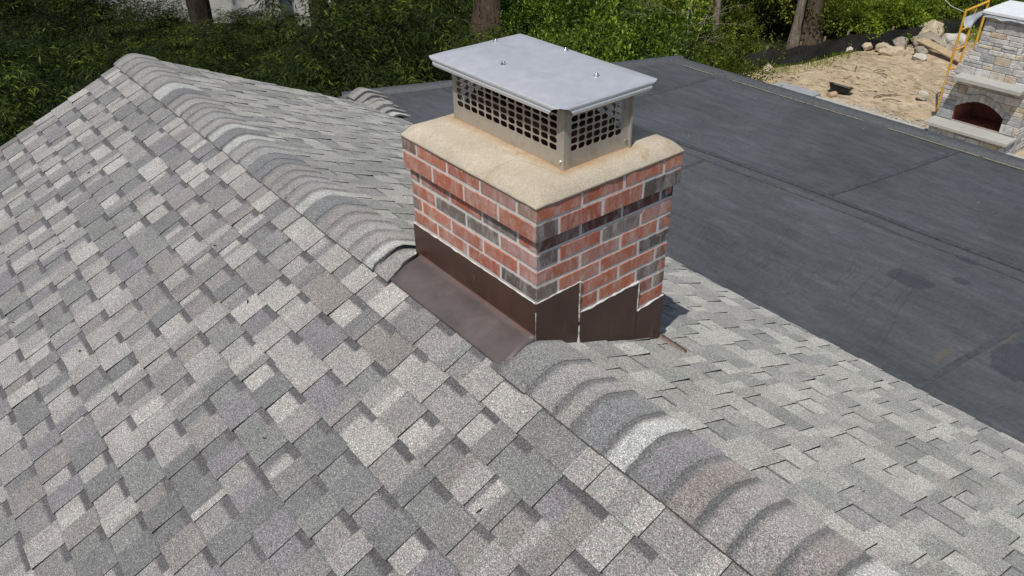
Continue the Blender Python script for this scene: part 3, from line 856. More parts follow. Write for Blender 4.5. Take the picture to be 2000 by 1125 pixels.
# ======================================================================= SURROUNDINGS
def ground_mat():
    N = NT('forest_floor')
    c = N.ramp(N.noise(1.2, 7, .7), [(.3, (.016, .015, .008)), (.5, (.035, .030, .015)), (.62, (.035, .05, .015)), (.78, (.07, .058, .032))])
    c = N.mix(1, c, N.ramp(N.noise(24, 5, .7), [(.3, .55), (.7, 1.5)]), 'MULTIPLY')
    N.bump(N.noise(9, 6, .7), .8, .08); return N.set(base=c, rough=.95, spec=.1)
mb = MB(); G = 150; n = 60; rings = []
for j in range(n+1):
    y = -G+2*G*j/n
    rings.append([(-G+2*G*i/n, y, GZ) for i in range(n+1)][::-1])
mb.sweep(rings, (1, 1, 1), 0, True); g = mb.build('ground', ground_mat(), weld=True); tag(g, kind='structure')

def dirt_mat():
    N = NT('sandy_soil')
    c = N.ramp(N.noise(.9, 7, .65), [(.3, (.42, .325, .21)), (.5, (.54, .425, .285)), (.7, (.62, .51, .36))])
    c = N.mix(.85, c, N.ramp(N.noise(5, 7, .72, N.mapped((1, 1.6, 1), (0, 0, .5)), .6), [(.36, .32), (.47, .82), (.58, 1.02), (.75, 1.25)]), 'MULTIPLY')
    v = N.vor(14, out='Distance'); c = N.mix(N.ramp(v, [(.05, .6), (.14, 0)]), c, (.66, .58, .46))
    N.bump(N.noise(3.2, 8, .7, None, .5), .9, .12); return N.set(base=c, rough=.95, spec=.15)
FB = [(-10.2, 12.6), (-9.53, 14.22), (-9.22, 15.18), (-8.9, 16.08), (-8.77, 16.89), (-8.67, 17.77), (-8.14, 18.97), (-7.8, 20.39), (-7.41, 22.04), (-7.0, 24.2)]
def fx(y):
    for (a, b), (c_, d) in zip(FB, FB[1:]):
        if b <= y <= d: return a+(c_-a)*(y-b)/(d-b)
    return FB[0][0] if y < FB[0][1] else FB[-1][0]
mb = MB(); rings = []
ny, nx = 110, 120
for j in range(ny+1):
    y = 6.2+(24-6.2)*j/ny; xa = fx(max(y, 12.6)) if y > 12.6 else -10.2; xa += .05
    ring = []
    for i in range(nx+1):
        t = i/nx; x = xa+(7-xa)*t
        e = min(1, (x-xa)/.8, (y-6.2)/1.0)
        h = .10*noise.noise(Vector((x*.5, y*.5, 0)))+.06*noise.noise(Vector((x*1.6, y*1.6, 2)))+.035*noise.noise(Vector((x*5, y*5, 4)))+.02*noise.noise(Vector((x*11, y*11, 4)))
        ring.append((x, y, GZ+.03+max(0, .02+e*(h*.6+.05))))
    rings.append(ring[::-1])
mb.sweep(rings, (1, 1, 1), 0, True); g = mb.build('dirt_yard', dirt_mat(), weld=True); tag(g, kind='structure')
def yz(x, y): return GZ+.07

# silt fence with its stakes
M_SILT = simple('black_woven_silt_cloth', (.018, .018, .017), .75, .4, 12, .5, bsc=6)
sf = empty('silt_fence', (FB[4][0], FB[4][1], GZ), label='low black silt fence sagging along the edge of the dirt yard', cat='fence')
mb = MB(); rings = []
pts = []
for (a, b), (c_, d) in zip(FB, FB[1:]):
    m = 10
    for k in range(m): pts.append((a+(c_-a)*k/m, b+(d-b)*k/m, k/m))
for i, (x, y, t) in enumerate(pts):
    sag = .07*math.sin(PI*t); hh = .50-sag+.03*noise.noise(Vector((x*2, y*2, 0)))
    ring = []
    for k in range(9):
        f = k/8; o = .06*noise.noise(Vector((x*1.5, y*1.5, f*2)))+.05*math.sin(f*PI)*noise.noise(Vector((x*4, y*4, 3)))
        ring.append((x+o-.05*f, y+o*.3, GZ+.0+f*hh))
    rings.append(ring)
mb.sweep(rings, (1, 1, 1), 0, True)
mb.sweep([[ (p[0]+.012, p[1], p[2]) for p in rg][::-1] for rg in rings], (1, 1, 1), 0, True)
o = mb.build('cloth', M_SILT); o.parent = sf; o.matrix_parent_inverse = Matrix.Translation(-Vector(sf.location))
M_WOOD = simple('gray_stake_wood', (.28, .21, .14), .9, .3, 30, .4)
for (x, y) in FB[1:-1]:
    mb = MB(); mb.box((x-.04-.08, y-.02, GZ-.1), (x-.08, y+.02, GZ+.56)); o = mb.build('stake', M_WOOD); o.parent = sf; o.matrix_parent_inverse = Matrix.Translation(-Vector(sf.location))

# stone border strip beside the house
M_BLUE = simple('bluestone', (.30, .32, .33), .8, .12, 10, .3)
mb = MB(); mb.box((-8.15, 13.5, GZ), (-7.12, 14.16, GZ+.22), bev=.012, M=None); o = mb.build('stone_slab', M_BLUE); tag(o, 'pale bluestone slab lying flat at the far left end of the stone border', 'stone slab')
mb = MB()
x = -7.1; rr = random.Random(4)
while x < -1.0:
    L = rr.uniform(.75, 1.1); mb.box((x, 13.45, GZ), (x+L-.012, 14.0, GZ+.20), bev=.01); x += L
o = mb.build('stone_border', simple('cut_border_stone', (.42, .41, .38), .85, .12, 8, .3)); tag(o, 'long gray stone border running along the house below the flat roof edge', 'stone border')
# gravel between border and yard
M_GRAV = simple('crushed_gravel', (.42, .38, .32), .95, .35, 30, .8)
bm = bmesh.new(); rr = random.Random(8)
for i in range(900):
    x = rr.uniform(-7, -4.7); y = 14.02+abs(rr.gauss(0, .2)); s = rr.uniform(.012, .03)
    m = bmesh.ops.create_icosphere(bm, subdivisions=1, radius=s)['verts']
    for v in m: v.co = Vector((x+v.co.x*rr.uniform(.7, 1.4), y+v.co.y, GZ+.11+v.co.z*.8))
me = bpy.data.meshes.new('gravel'); bm.to_mesh(me); bm.free(); me.materials.append(M_GRAV); tag(link('gravel', me), kind='stuff')

# ---------------------------------------------------------------- stone fireplace
FX0, FX1, NX0, NX1, YF, YB = -4.56, -3.10, -4.19, -3.47, 14.05, 14.95
fp = empty('fireplace', (-3.83, 14.5, GZ), label='tall outdoor stone fireplace with an arched red brick firebox and gray mantel', cat='fireplace')
def fpart(o): o.parent = fp; o.matrix_parent_inverse = Matrix.Translation((3.83, -14.5, -GZ)); return o
ZB = GZ; ZTOP = -2.54
def half_x(z):      # left outline of the stack
    if z < -3.70: return FX0
    if z > -3.02: return NX0
    t = (z+3.70)/.68; return FX0+(NX0-FX0)*(t**.75)
def out_l(z): return half_x(z)
def out_r(z): return FX1-(half_x(z)-FX0)*(FX1-NX1)/(NX0-FX0)
OX0, OX1, OZ0, OZS, OZT = -4.27, -3.39, -4.53, -4.24, -4.06
def arch(x):
    t = (x-(OX0+OX1)/2)/((OX1-OX0)/2)
    return OZS+(OZT-OZS)*(1-t*t)
SC_ = [(.50, .49, .465), (.56, .54, .51), (.42, .42, .42), (.52, .48, .40), (.58, .57, .55), (.36, .37, .38), (.50, .42, .32), (.54, .52, .50), (.52, .51, .49)]
def stone_mat():
    N = NT('split_fieldstone'); a = N.attr()
    c = N.mix(1, a, N.ramp(N.noise(9, 6, .7), [(.3, .68), (.5, 1), (.72, 1.3)]), 'MULTIPLY')
    N.bump(N.noise(12, 6, .7), .9, .03); return N.set(base=c, rough=.92, spec=.2)
M_STONE = stone_mat()
M_FPM = simple('stone_joint_mortar', (.42, .40, .375), .95, .2, 20, .5)
mb = MB(); rr = random.Random(31)
def stones(plane, z0, z1, lim0, lim1, hole=None):
    z = z0
    while z < z1-.02:
        hgt = rr.choice([.09, .12, .15, .18]); hgt = min(hgt, z1-z)
        a0 = lim0(z+hgt/2); a1 = lim1(z+hgt/2); u = a0
        while u < a1-.01:
            wd = rr.choice([.15, .2, .26, .34]) ; e = min(u+wd, a1)
            if a1-e < .07: e = a1
            cu, cz = (u+e)/2, z+hgt/2
            sub = [(z, z+hgt)] if hgt < .1 or rr.random() < .65 else [(z, z+hgt/2), (z+hgt/2, z+hgt)]
            for (za, zb_) in sub:
                u0, u1 = u, e
                skip = False
                if hole:
                    s = hole(u0, u1, za, zb_)
                    if s is None: continue
                    u0, u1, za, zb_ = s
                plane(u0+.0025, u1-.0025, za+.0025, zb_-.0025, rr.uniform(.008, .022), jit(rr.choice(SC_), rr, .12))
            u = e
        z += hgt
def hole_f(u0, u1, za, zb_):
    c = (u0+u1)/2
    if zb_ <= OZ0: return (u0, u1, za, zb_)
    if za < OZ0: return (u0, u1, za, OZ0-.004) if OZ0-za > .03 else None
    if u1 <= OX0 or u0 >= OX1: return (u0, u1, za, zb_)
    if u0 < OX0 < u1 and za < OZS: return (u0, OX0, za, zb_) if OX0-u0 > .03 else None
    if u0 < OX1 < u1 and za < OZS: return (OX1, u1, za, zb_) if u1-OX1 > .03 else None
    top = max(arch(min(max(u0, OX0), OX1)), arch(min(max(u1, OX0), OX1)), arch(c))
    if zb_ <= top+.015: return None
    if za < top+.002: return (u0, u1, top+.002, zb_)
    return (u0, u1, za, zb_)
def pf(u0, u1, za, zb_, pr, c): mb.box((u0, YF-pr, za), (u1, YF+.05, zb_), c, bev=.009)
def ps(u0, u1, za, zb_, pr, c): mb.box((FX1-.05 if za < -3.7 else out_r((za+zb_)/2)-.05, u0, za), ((FX1 if za < -3.7 else out_r((za+zb_)/2))+pr, u1, zb_), c, bev=.009)
def ps2(u0, u1, za, zb_, pr, c):
    xx = out_l((za+zb_)/2); mb.box((xx-pr, u0, za), (xx+.05, u1, zb_), c, bev=.009)
stones(pf, ZB, ZTOP, out_l, out_r, hole_f)
stones(ps, ZB, ZTOP, lambda z: YF, lambda z: YB)
stones(ps2, ZB, ZTOP, lambda z: YF, lambda z: YB)
# arch voussoirs
n = 9
for k in range(n):
    xa = OX0+(OX1-OX0)*k/n; xb = OX0+(OX1-OX0)*(k+1)/n; za, zb_ = arch(xa), arch(xb); hh = .13+.02*rr.random()
    v = [(xa+.003, YF-.03, za), (xb-.003, YF-.03, zb_), (xb-.003, YF-.03, zb_+hh), (xa+.003, YF-.03, za+hh)]
    v += [(p[0], YF+.1, p[2]) for p in v]
    mb.idx(v, [(0, 1, 2, 3), (4, 5, 6, 7)[::-1], (0, 4, 5, 1), (1, 5, 6, 2), (2, 6, 7, 3), (3, 7, 4, 0)], jit(rr.choice(SC_[:5]), rr, .08))
fpart(mb.build('stonework', M_STONE))
# core with the opening cut through the front
mb = MB(); nz = 50
zs = sorted(set([ZB+(ZTOP-ZB)*k/nz for k in range(nz+1)]))
fr = []
for k in range(nz):
    za, zb_ = zs[k], zs[k+1]; zm = (za+zb_)/2; xl, xr = out_l(zm)+.006, out_r(zm)-.006
    spans = [(xl, xr)]
    if OZ0 < zm < OZT:
        if zm < OZS: hw = (OX1-OX0)/2
        else: hw = (OX1-OX0)/2*math.sqrt(max(0, 1-(zm-OZS)/(OZT-OZS)))
        c = (OX0+OX1)/2; spans = [(xl, c-hw), (c+hw, xr)]
    for a, b in spans: mb.face([(a, YF+.004, za), (b, YF+.004, za), (b, YF+.004, zb_), (a, YF+.004, zb_)])
    mb.face([(xr, YF+.004, za), (xr, YB, za), (xr, YB, zb_), (xr, YF+.004, zb_)]); mb.face([(xl, YB, za), (xl, YF+.004, za), (xl, YF+.004, zb_), (xl, YB, zb_)])
    mb.face([(xr, YB, za), (xl, YB, za), (xl, YB, zb_), (xr, YB, zb_)])
mb.face([(NX0, YF, ZTOP), (NX1, YF, ZTOP), (NX1, YB, ZTOP), (NX0, YB, ZTOP)])
fpart(mb.build('mortar_core', M_FPM))
# firebox: splayed brick walls
def fb_mat():
    N = NT('firebox_brick'); b = N.n('TexBrick'); N.l(N.mapped((1, 1, 1), (R(90), 0, 0)), b.inputs[0])
    b.inputs['Color1'].default_value = (.24, .075, .05, 1); b.inputs['Color2'].default_value = (.17, .05, .035, 1); b.inputs['Mortar'].default_value = (.20, .11, .085, 1)
    b.inputs['Scale'].default_value = 4.5; b.inputs['Mortar Size'].default_value = .02
    return N.set(base=b.outputs[0], rough=.9)
M_FB = fb_mat()
mb = MB(); m_ = 16; arcp = [(OX0, OZ0)]+[(OX0+(OX1-OX0)*k/m_, arch(OX0+(OX1-OX0)*k/m_)) for k in range(m_+1)]+[(OX1, OZ0)]
back = [((x-(OX0+OX1)/2)*.72+(OX0+OX1)/2, z) for x, z in arcp]
mb.sweep([[(x, YF-.0, z) for x, z in arcp], [(x, YF+.55, z) for x, z in back]], (1, 1, 1), 0, False, close=True)
mb.face([(x, YF+.55, z) for x, z in back])
fpart(mb.build('firebox', M_FB))
M_LIME = simple('gray_limestone', (.40, .40, .37), .8, .08, 12, .15)
mb = MB(); mb.box((-4.60, 13.66, -4.60), (-3.06, YF+.02, -4.535), bev=.008); fpart(mb.build('hearth_slab', M_LIME))
mb = MB(); mb.box((-4.33, 13.72, -3.685), (-3.14, YF+.02, -3.61), bev=.006); fpart(mb.build('mantel', M_LIME))
mb = MB(); rr = random.Random(6)
stones(lambda u0, u1, za, zb_, pr, c: mb.box((u0, 13.80-pr, za), (u1, 13.95, zb_), c, bev=.009), ZB, -4.605, lambda z: -4.54, lambda z: -3.12)
stones(lambda u0, u1, za, zb_, pr, c: mb.box((-3.2, u0, za), (-3.12+pr, u1, zb_), c, bev=.009), ZB, -4.605, lambda z: 13.8, lambda z: 14.1)
fpart(mb.build('hearth_base', M_STONE))
# wrapped top: board and crumpled sheet
M_FOAM = simple('white_insulation_board', (.70, .74, .75), .6, .05)
mb = MB(); mb.box((-4.26, 13.96, ZTOP+.03), (-3.40, 15.02, ZTOP+.085), bev=.006)
o = mb.build('insulation_board', M_FOAM); tag(o, 'pale blue-white board laid flat on top of the stone fireplace', 'board')
def sheet():
    mb = MB(); rings = []
    for j in range(13):
        rg = []
        for i in range(37):
            t = i/36; x = -4.28+.9*t; dn = j/12
            z = ZTOP+.03-dn*(.05+.04*noise.noise(Vector((x*5, 1, 0)))); y = 13.985-.03*dn+.02*noise.noise(Vector((x*9, dn*3, 4)))
            rg.append((x, y, z))
        rings.append(rg)
    mb.sweep(rings, (1, 1, 1), 0, True)
    rings = []   # flap hanging off the left corner
    A4 = [Vector(q) for q in ((-4.20, 13.93, ZTOP+.045), (-4.20, 14.40, ZTOP+.045), (-4.30, 13.90, ZTOP-.36), (-4.62, 14.10, ZTOP-.17))]
    for j in range(15):
        t = j/14; rg = []
        for i in range(13):
            q = i/12; p = A4[0].lerp(A4[1], q).lerp(A4[2].lerp(A4[3], q), t)
            p += Vector((-.10*math.sin(t*PI*.5)*(1-t)*2, -.05*math.sin(q*9+t*2)*t, .04*noise.noise(Vector((q*4, t*4, 1)))))
            rg.append(tuple(p))
        rings.append(rg)
    mb.sweep(rings, (1, 1, 1), 0, True)
    return mb
M_TARP = simple('silver_gray_tarp', (.36, .40, .43), .5, .15, 8, .3)
o = sheet().build('tarp', M_TARP); tag(o, 'crumpled blue-gray tarp flap hanging off the left top corner of the stone fireplace', 'tarp')

# ---------------------------------------------------------------- yellow scaffold frame
def yel_mat():
    N = NT('worn_yellow_paint'); 
    c = N.ramp(N.noise(4, 3, .5), [(.35, (.70, .35, .03)), (.65, (.80, .46, .06))])
    c = N.mix(N.ramp(N.noise(5.5, 5, .7), [(.55, 0), (.66, .9)]), c, (.30, .05, .03))
    c = N.mix(N.ramp(N.noise(9, 5, .7), [(.62, 0), (.7, .6)]), c, (.45, .42, .36)); return N.set(base=c, rough=.5)
M_YP = yel_mat()
sx, sy0, sy1 = -5.09, 15.30, 16.22
sc_o = Vector((sx, sy0, GZ)); scf = empty('scaffold_frame', sc_o, label='yellow painted steel scaffold end frame standing left of the stone fireplace', cat='scaffold')
def spart(o): o.parent = scf; o.matrix_parent_inverse = Matrix.Translation(-sc_o); return o
def bar(name, pts, rad=.023):
    mb = MB(); mb.tube(pts, rad, 10); return spart(mb.build(name, M_YP))
H_ = 2.18
bar('post', [(sx, sy0, GZ), (sx, sy0, GZ+H_)]); bar('post', [(sx, sy1, GZ), (sx, sy1, GZ+H_+.12)])
bar('top_rail', [(sx, sy0, GZ+H_-.03), (sx, sy1, GZ+H_+.0)])
bar('inner_post', [(sx, sy0+.42, GZ+.98), (sx, sy0+.42, GZ+H_-.03)], .019)
for z, y2 in ((1.78, sy0+.42), (1.38, sy0+.42), (.98, sy1)): bar('rung', [(sx, sy0, GZ+z), (sx, y2, GZ+z)], .019)
o = empty('wire_tie', (0, 0, 0)); bpy.data.objects.remove(o)
mb = MB(); mb.tube([(sx-.9, sy0+.5, GZ+2.3), (sx-.4, sy0+.25, GZ+2.12), (sx, sy0, GZ+H_-.06)], .008, 5); spart(mb.build('tie_wire', simple('pale_wire', (.5, .5, .47), .6)))

# ---------------------------------------------------------------- rocks, plank and debris in the yard
def rock_mat(name, c):
    N = NT(name); k = N.ramp(N.noise(3, 6, .65), [(.3, tuple(x*.6 for x in c)), (.5, c), (.75, tuple(min(1, x*1.25) for x in c))])
    N.bump(N.noise(8, 6, .7), .8, .05); return N.set(base=k, rough=.92, spec=.2)
M_RK = [rock_mat('tan_boulder_stone', (.50, .42, .30)), rock_mat('gray_boulder_stone', (.33, .29, .23)), rock_mat('pale_boulder_stone', (.58, .54, .47))]
ROCKS = [((-7.75, 20.1), (.52, .45, .42), 0, 'largest rounded tan boulder, at the back of the rock pile by the silt fence'),
         ((-7.45, 19.5), (.50, .34, .30), 1, 'shadowed gray-brown boulder just in front of the largest tan boulder'),
         ((-7.00, 19.75), (.50, .40, .36), 2, 'angular whitish boulder right of the largest tan boulder'),
         ((-7.72, 18.15), (.40, .26, .20), 0, 'long tan boulder at the front left of the rock pile'),
         ((-8.05, 18.35), (.26, .20, .18), 0, 'rounded tan boulder left of the long front boulder'),
         ((-7.25, 18.60), (.24, .22, .20), 1, 'dark tilted rock standing between the long front boulder and the plank'),
         ((-7.12, 18.35), (.33, .24, .13), 2, 'flat pale rock at the very front of the rock pile'),
         ((-7.95, 18.95), (.28, .25, .20), 1, 'gray rock behind the long front boulder'),
         ((-8.15, 19.3), (.25, .22, .16), 1, 'gray rock against the silt fence at the back of the pile'),
         ((-8.42, 18.2), (.16, .14, .14), 0, 'small round tan rock at the left end of the pile'),
         ((-8.65, 17.75), (.22, .13, .10), 2, 'small pale flat stone farthest left in the row beside the fence'),
         ((-7.85, 19.6), (.22, .2, .16), 0, 'small tan rock tucked left of the largest boulder'),
         ((-9.0, 14.85), (.20, .16, .17), 0, 'tan rock on its own near the low end of the silt fence')]
for i, ((x, y), s, mi, lab) in enumerate(ROCKS):
    bm = bmesh.new(); bmesh.ops.create_icosphere(bm, subdivisions=4, radius=1)
    rr = random.Random(50+i); pl_ = [Vector((rr.gauss(0, 1), rr.gauss(0, 1), rr.gauss(0, .7))).normalized() for _ in range(7)]
    for v in bm.verts:
        p = v.co.copy()
        for q in pl_:
            d = p.dot(q)
            if d > .62: p -= q*(d-.62)*.92
        p *= 1+.16*noise.noise(v.co*1.8+Vector((i*7, 0, 0)))+.09*noise.noise(v.co*4.5+Vector((i, 0, 0)))+.04*noise.noise(v.co*11)
        v.co = Vector((p.x*s[0], p.y*s[1], p.z*s[2]))*.82
    me = bpy.data.meshes.new('boulder'); bm.to_mesh(me); bm.free(); me.materials.append(M_RK[mi])
    for p in me.polygons: p.use_smooth = True
    o = link('boulder', me); o.location = (x, y, GZ+.07+s[2]*.55); o.rotation_euler = (0, 0, rr.uniform(0, 3)); tag(o, lab, 'boulder', 'boulders in the rock pile by the silt fence')
mb = MB(); mb.box((-.75, -.13, -.02), (.75, .13, .02), bev=.004)
o = mb.build('plank', simple('weathered_plank_wood', (.42, .32, .20), .85, .2, 12)); o.location = (-6.88, 18.9, GZ+.28); o.rotation_euler = (R(8), R(4), R(-22)); tag(o, 'flat weathered wooden plank resting on the rocks', 'plank')
# mortar tub
M_BLK = simple('black_plastic', (.02, .02, .02), .45)
mb = MB(); rings = []
def rr4(hx, hy, z, n=6, c=.08):
    pts = []
    for sx_, sy_, a0 in ((1, 1, 0), (-1, 1, 90), (-1, -1, 180), (1, -1, 270)):
        for k in range(n): a = R(a0+90*k/(n-1)); pts.append((sx_*(hx-c)+c*math.cos(a), sy_*(hy-c)+c*math.sin(a), z))
    return pts
rings = [rr4(.24, .14, 0), rr4(.30, .19, .15), rr4(.325, .215, .155), rr4(.325, .215, .165), rr4(.29, .185, .16), rr4(.23, .13, .02)]
mb.sweep(rings, (1, 1, 1), 0, False, close=True); mb.face(rings[-1]); mb.face(rings[0][::-1])
o = mb.build('mortar_tub', M_BLK); o.scale = (.8, .8, .75); o.location = (-7.02, 14.72, GZ+.16); o.rotation_euler = (R(-14), R(6), R(14)); tag(o, 'black plastic mortar tub lying tipped in the dirt beside the stone border', 'tub')
mb = MB(); mb.tube([(0, 0, 0), (0, -.2, 0)], .07, 14)
o = mb.build('log', simple('cut_log_wood', (.42, .30, .20), .9, .2)); o.location = (-6.98, 14.50, GZ+.15); o.rotation_euler = (0, 0, R(-10)); tag(o, 'short cut log end lying against the black mortar tub', 'log')
bm = bmesh.new(); bmesh.ops.create_cube(bm, size=1)
for v in bm.verts: v.co = Vector((v.co.x*.20+.03*rnd.random(), v.co.y*.17+.03*rnd.random(), v.co.z*.15+.03*rnd.random()))
bmesh.ops.bevel(bm, geom=bm.edges[:], offset=.02, segments=2, affect='EDGES')
me = bpy.data.meshes.new('stone_block'); bm.to_mesh(me); bm.free(); me.materials.append(M_RK[2])
o = link('stone_block', me); o.location = (-5.62, 15.62, GZ+.22); o.rotation_euler = (R(12), R(15), R(30)); tag(o, 'squared whitish stone block lying alone in the dirt left of the fireplace', 'stone block')
M_STK = simple('dry_stick', (.16, .10, .06), .9)
mb = MB()
rr = random.Random(77)
for (x, y, a, L) in ((-6.3, 15.1, 1.1, .9), (-6.15, 15.0, .7, .6), (-6.35, 15.0, 1.3, .7), (-7.6, 16.3, 2.0, .7), (-7.3, 16.6, 1.2, .5), (-8.1, 16.2, .3, .5), (-6.9, 16.5, 2.6, .4)):
    pts = [(x+math.cos(a)*L*k/6+.03*noise.noise(Vector((k, x, 0))), y+math.sin(a)*L*k/6, GZ+.13+.03*math.sin(k)) for k in range(7)]
    mb.tube(pts, [.012-.0012*k for k in range(7)], 5)
tag(mb.build('twigs', M_STK), kind='stuff')
# pebbles scattered
bm = bmesh.new(); rr = random.Random(88)
for i in range(260):
    y = rr.uniform(14.4, 20); x = rr.uniform(fx(y)+.3, -4.8); s = rr.uniform(.012, .05)*rr.random()+.01
    m = bmesh.ops.create_icosphere(bm, subdivisions=1, radius=s)['verts']
    for v in m: v.co = Vector((x+v.co.x*rr.uniform(.7, 1.4), y+v.co.y, GZ+.10+v.co.z*.7))
me = bpy.data.meshes.new('pebbles'); bm.to_mesh(me); bm.free(); me.materials.append(M_RK[0]); tag(link('pebbles', me), kind='stuff')

# ======================================================================= VEGETATION
def leaf_mat(name, c1, c2, c3, tr=.35, rough=.45):
    N = NT(name); a = N.attr(); sp = N.n('SeparateColor'); N.l(a, sp.inputs[0])
    c = N.ramp(sp.outputs[0], [(0, c1), (.5, c2), (1, c3)])
    N.set(base=c, rough=rough, spec=.18)
    t = N.n('BsdfTranslucent'); N.l(N.mix(1, c, (1.25, 1.5, .6), 'MULTIPLY'), t.inputs[0])
    mx = N.n('MixShader'); mx.inputs[0].default_value = tr; N.l(N.b.outputs[0], mx.inputs[1]); N.l(t.outputs[0], mx.inputs[2]); N.l(mx.outputs[0], N.out.inputs[0])
    return N.m
M_LF = {
 'bamboo': leaf_mat('bamboo_leaf', (.007, .012, .003), (.026, .042, .006), (.15, .19, .02), .22, .55),
 'hedge': leaf_mat('hedge_leaf', (.012, .027, .004), (.085, .14, .015), (.34, .45, .05), .3, .42),
 'shrub': leaf_mat('shrub_leaf', (.024, .032, .006), (.13, .155, .02), (.34, .37, .05), .38, .5),
 'bright': leaf_mat('spring_leaf', (.040, .065, .010), (.19, .25, .025), (.38, .46, .05), .38, .5),
 'yellow': leaf_mat('yellow_leaf', (.14, .13, .012), (.24, .21, .02), (.34, .28, .03), .4),
 'crown': leaf_mat('tree_leaf', (.03, .06, .01), (.05, .09, .02), (.08, .13, .03), .3)}
M_BARK = None
def bark_mat(name, c):
    N = NT(name); k = N.ramp(N.noise(6, 7, .75, N.mapped((1.6, 1.6, .3)), .8), [(.3, tuple(x*.35 for x in c)), (.5, c), (.72, tuple(x*1.7 for x in c))])
    N.bump(N.noise(9, 6, .75, N.mapped((2, 2, .3)), .6), 1.0, .08); return N.set(base=k, rough=.95, spec=.15)
M_BARK = bark_mat('furrowed_bark', (.13, .095, .072)); M_BARKD = bark_mat('dark_bark', (.05, .04, .032)); M_BARKP = bark_mat('pale_bark', (.27, .22, .175))

def leaf_mesh(name, P, D, U, L, W, shade, mat, fold=.25, droop=0.0):
    """P base points, D leaf direction, U leaf up normal; a leaf is two quads meeting at the mid rib"""
    n = len(P); S = np.cross(D, U); S /= np.linalg.norm(S, axis=1, keepdims=True)+1e-9
    N_ = np.cross(S, D)
    L = L[:, None]; W = W[:, None]
    mid = P+D*L*.5-np.array([0, 0, 1])*droop*L*.12; tip = P+D*L-np.array([0, 0, 1])*droop*L*.45
    a = mid+S*W*.5+N_*W*fold; b = mid-S*W*.5+N_*W*fold
    V = np.stack([P, a, tip, b, mid-N_*0], axis=1).reshape(-1, 3)
    base = (np.arange(n)*5)[:, None]
    F = np.concatenate([base+np.array([[0, 4, 1]]), base+np.array([[4, 2, 1]]), base+np.array([[0, 3, 4]]), base+np.array([[4, 3, 2]])], axis=1).reshape(-1, 3)
    me = bpy.data.meshes.new(name); me.vertices.add(len(V)); me.vertices.foreach_set('co', V.astype(np.float32).ravel())
    me.loops.add(F.size); me.loops.foreach_set('vertex_index', F.astype(np.int32).ravel())
    me.polygons.add(len(F)); me.polygons.foreach_set('loop_start', (np.arange(len(F))*3).astype(np.int32)); me.polygons.foreach_set('loop_total', np.full(len(F), 3, np.int32))
    me.update(calc_edges=True)
    ca = me.color_attributes.new('col', 'FLOAT_COLOR', 'POINT'); sh = np.repeat(shade, 5)
    ca.data.foreach_set('color', np.stack([sh, sh, sh, np.ones_like(sh)], 1).astype(np.float32).ravel())
    me.materials.append(mat); return me

def unit(v): return v/(np.linalg.norm(v, axis=-1, keepdims=True)+1e-9)
def foliage(seed, kind, rx, ry, h, nclump, per, leafL, leafW, base=.0, droop=0., clump=.35, hollow=.55, mat='shrub', tilt=.3):
    """a crown of leaf clumps: clumps sit near the surface of a lumpy volume with gaps between them"""
    g = np.random.default_rng(seed)
    nbo = max(5, nclump//16); ub = unit(g.normal(size=(nbo, 3))); ub[:, 2] = np.abs(ub[:, 2])-.25*g.random(nbo); ub = unit(ub)
    bo = g.integers(0, nbo, nclump); u = ub[bo]+g.normal(size=(nclump, 3))*np.array([.24, .24, .05]); rb = .62+.38*g.random(nbo)
    lump = 1+.30*np.sin(u[:, 0]*5+seed)*np.cos(u[:, 1]*4+seed*2)+.16*g.normal(size=nclump)
    rr_ = (hollow+(1-hollow)*g.random(nclump)**.6)*lump*rb[bo]
    C = u*rr_[:, None]*np.array([rx, ry, h*.72]); C[:, 2] += base+h*.28
    C[:, 2] -= .16*h*((np.linalg.norm(C[:, :2], axis=1)/max(rx, ry))**2); C[:, 2] = np.maximum(C[:, 2], .1)
    cs = clump*.62*(.6+.8*g.random(nclump)); csh = .35*g.random(nclump)+.65*g.random(nbo)[bo]  # random tone per bough puts light and dark masses into the leaf colour
    idx = np.repeat(np.arange(nclump), per)
    nt_ = 5
    toff = g.normal(size=(nclump, nt_, 3))*np.array([.55, .55, .34])*cs[:, None, None]
    tw = g.integers(0, nt_, len(idx)); tb = toff[idx, tw]
    off = tb+g.normal(size=(len(idx), 3))*leafL*.38
    P = C[idx]+off
    rad_ = unit(off-tb)
    out = unit(P-np.array([0, 0, h*.2])+1e-6)
    D = unit(out*.45+rad_*1.0+g.normal(size=P.shape)*.3+np.array([0, 0, tilt]))
    if droop: D = unit(D*np.array([1, 1, .35])-np.array([0, 0, droop*.6]))
    U = unit(np.array([0, 0, 1.0])+g.normal(size=P.shape)*.45)
    L = leafL*(.6+.7*g.random(len(P))); W = leafW*(.7+.6*g.random(len(P)))
    tsh = g.random((nclump, nt_)); sh = np.clip(csh[idx]*.55+.5*tsh[idx, tw]**2+.3*g.random(len(P))-.12, 0, 1)**1.35
    return leaf_mesh(kind+'_foliage', P, D, U, L, W, sh, M_LF[mat], droop=droop), C

def stems_mesh(name, C, mat, seed, r0=.02, frac=.35, root=.25):
    rr = random.Random(seed); mb = MB()
    for c in C:
        if rr.random() > frac: continue
        a = Vector((rr.uniform(-root, root), rr.uniform(-root, root), -.05)); b = Vector(c)
        m = a.lerp(b, .5)+Vector((rr.uniform(-.1, .1), rr.uniform(-.1, .1), .15))
        mb.tube([a, m, b], [r0, r0*.7, r0*.3], 5, cap=False)
    me = mb.build(name, mat); d = me.data; bpy.data.objects.remove(me); return d

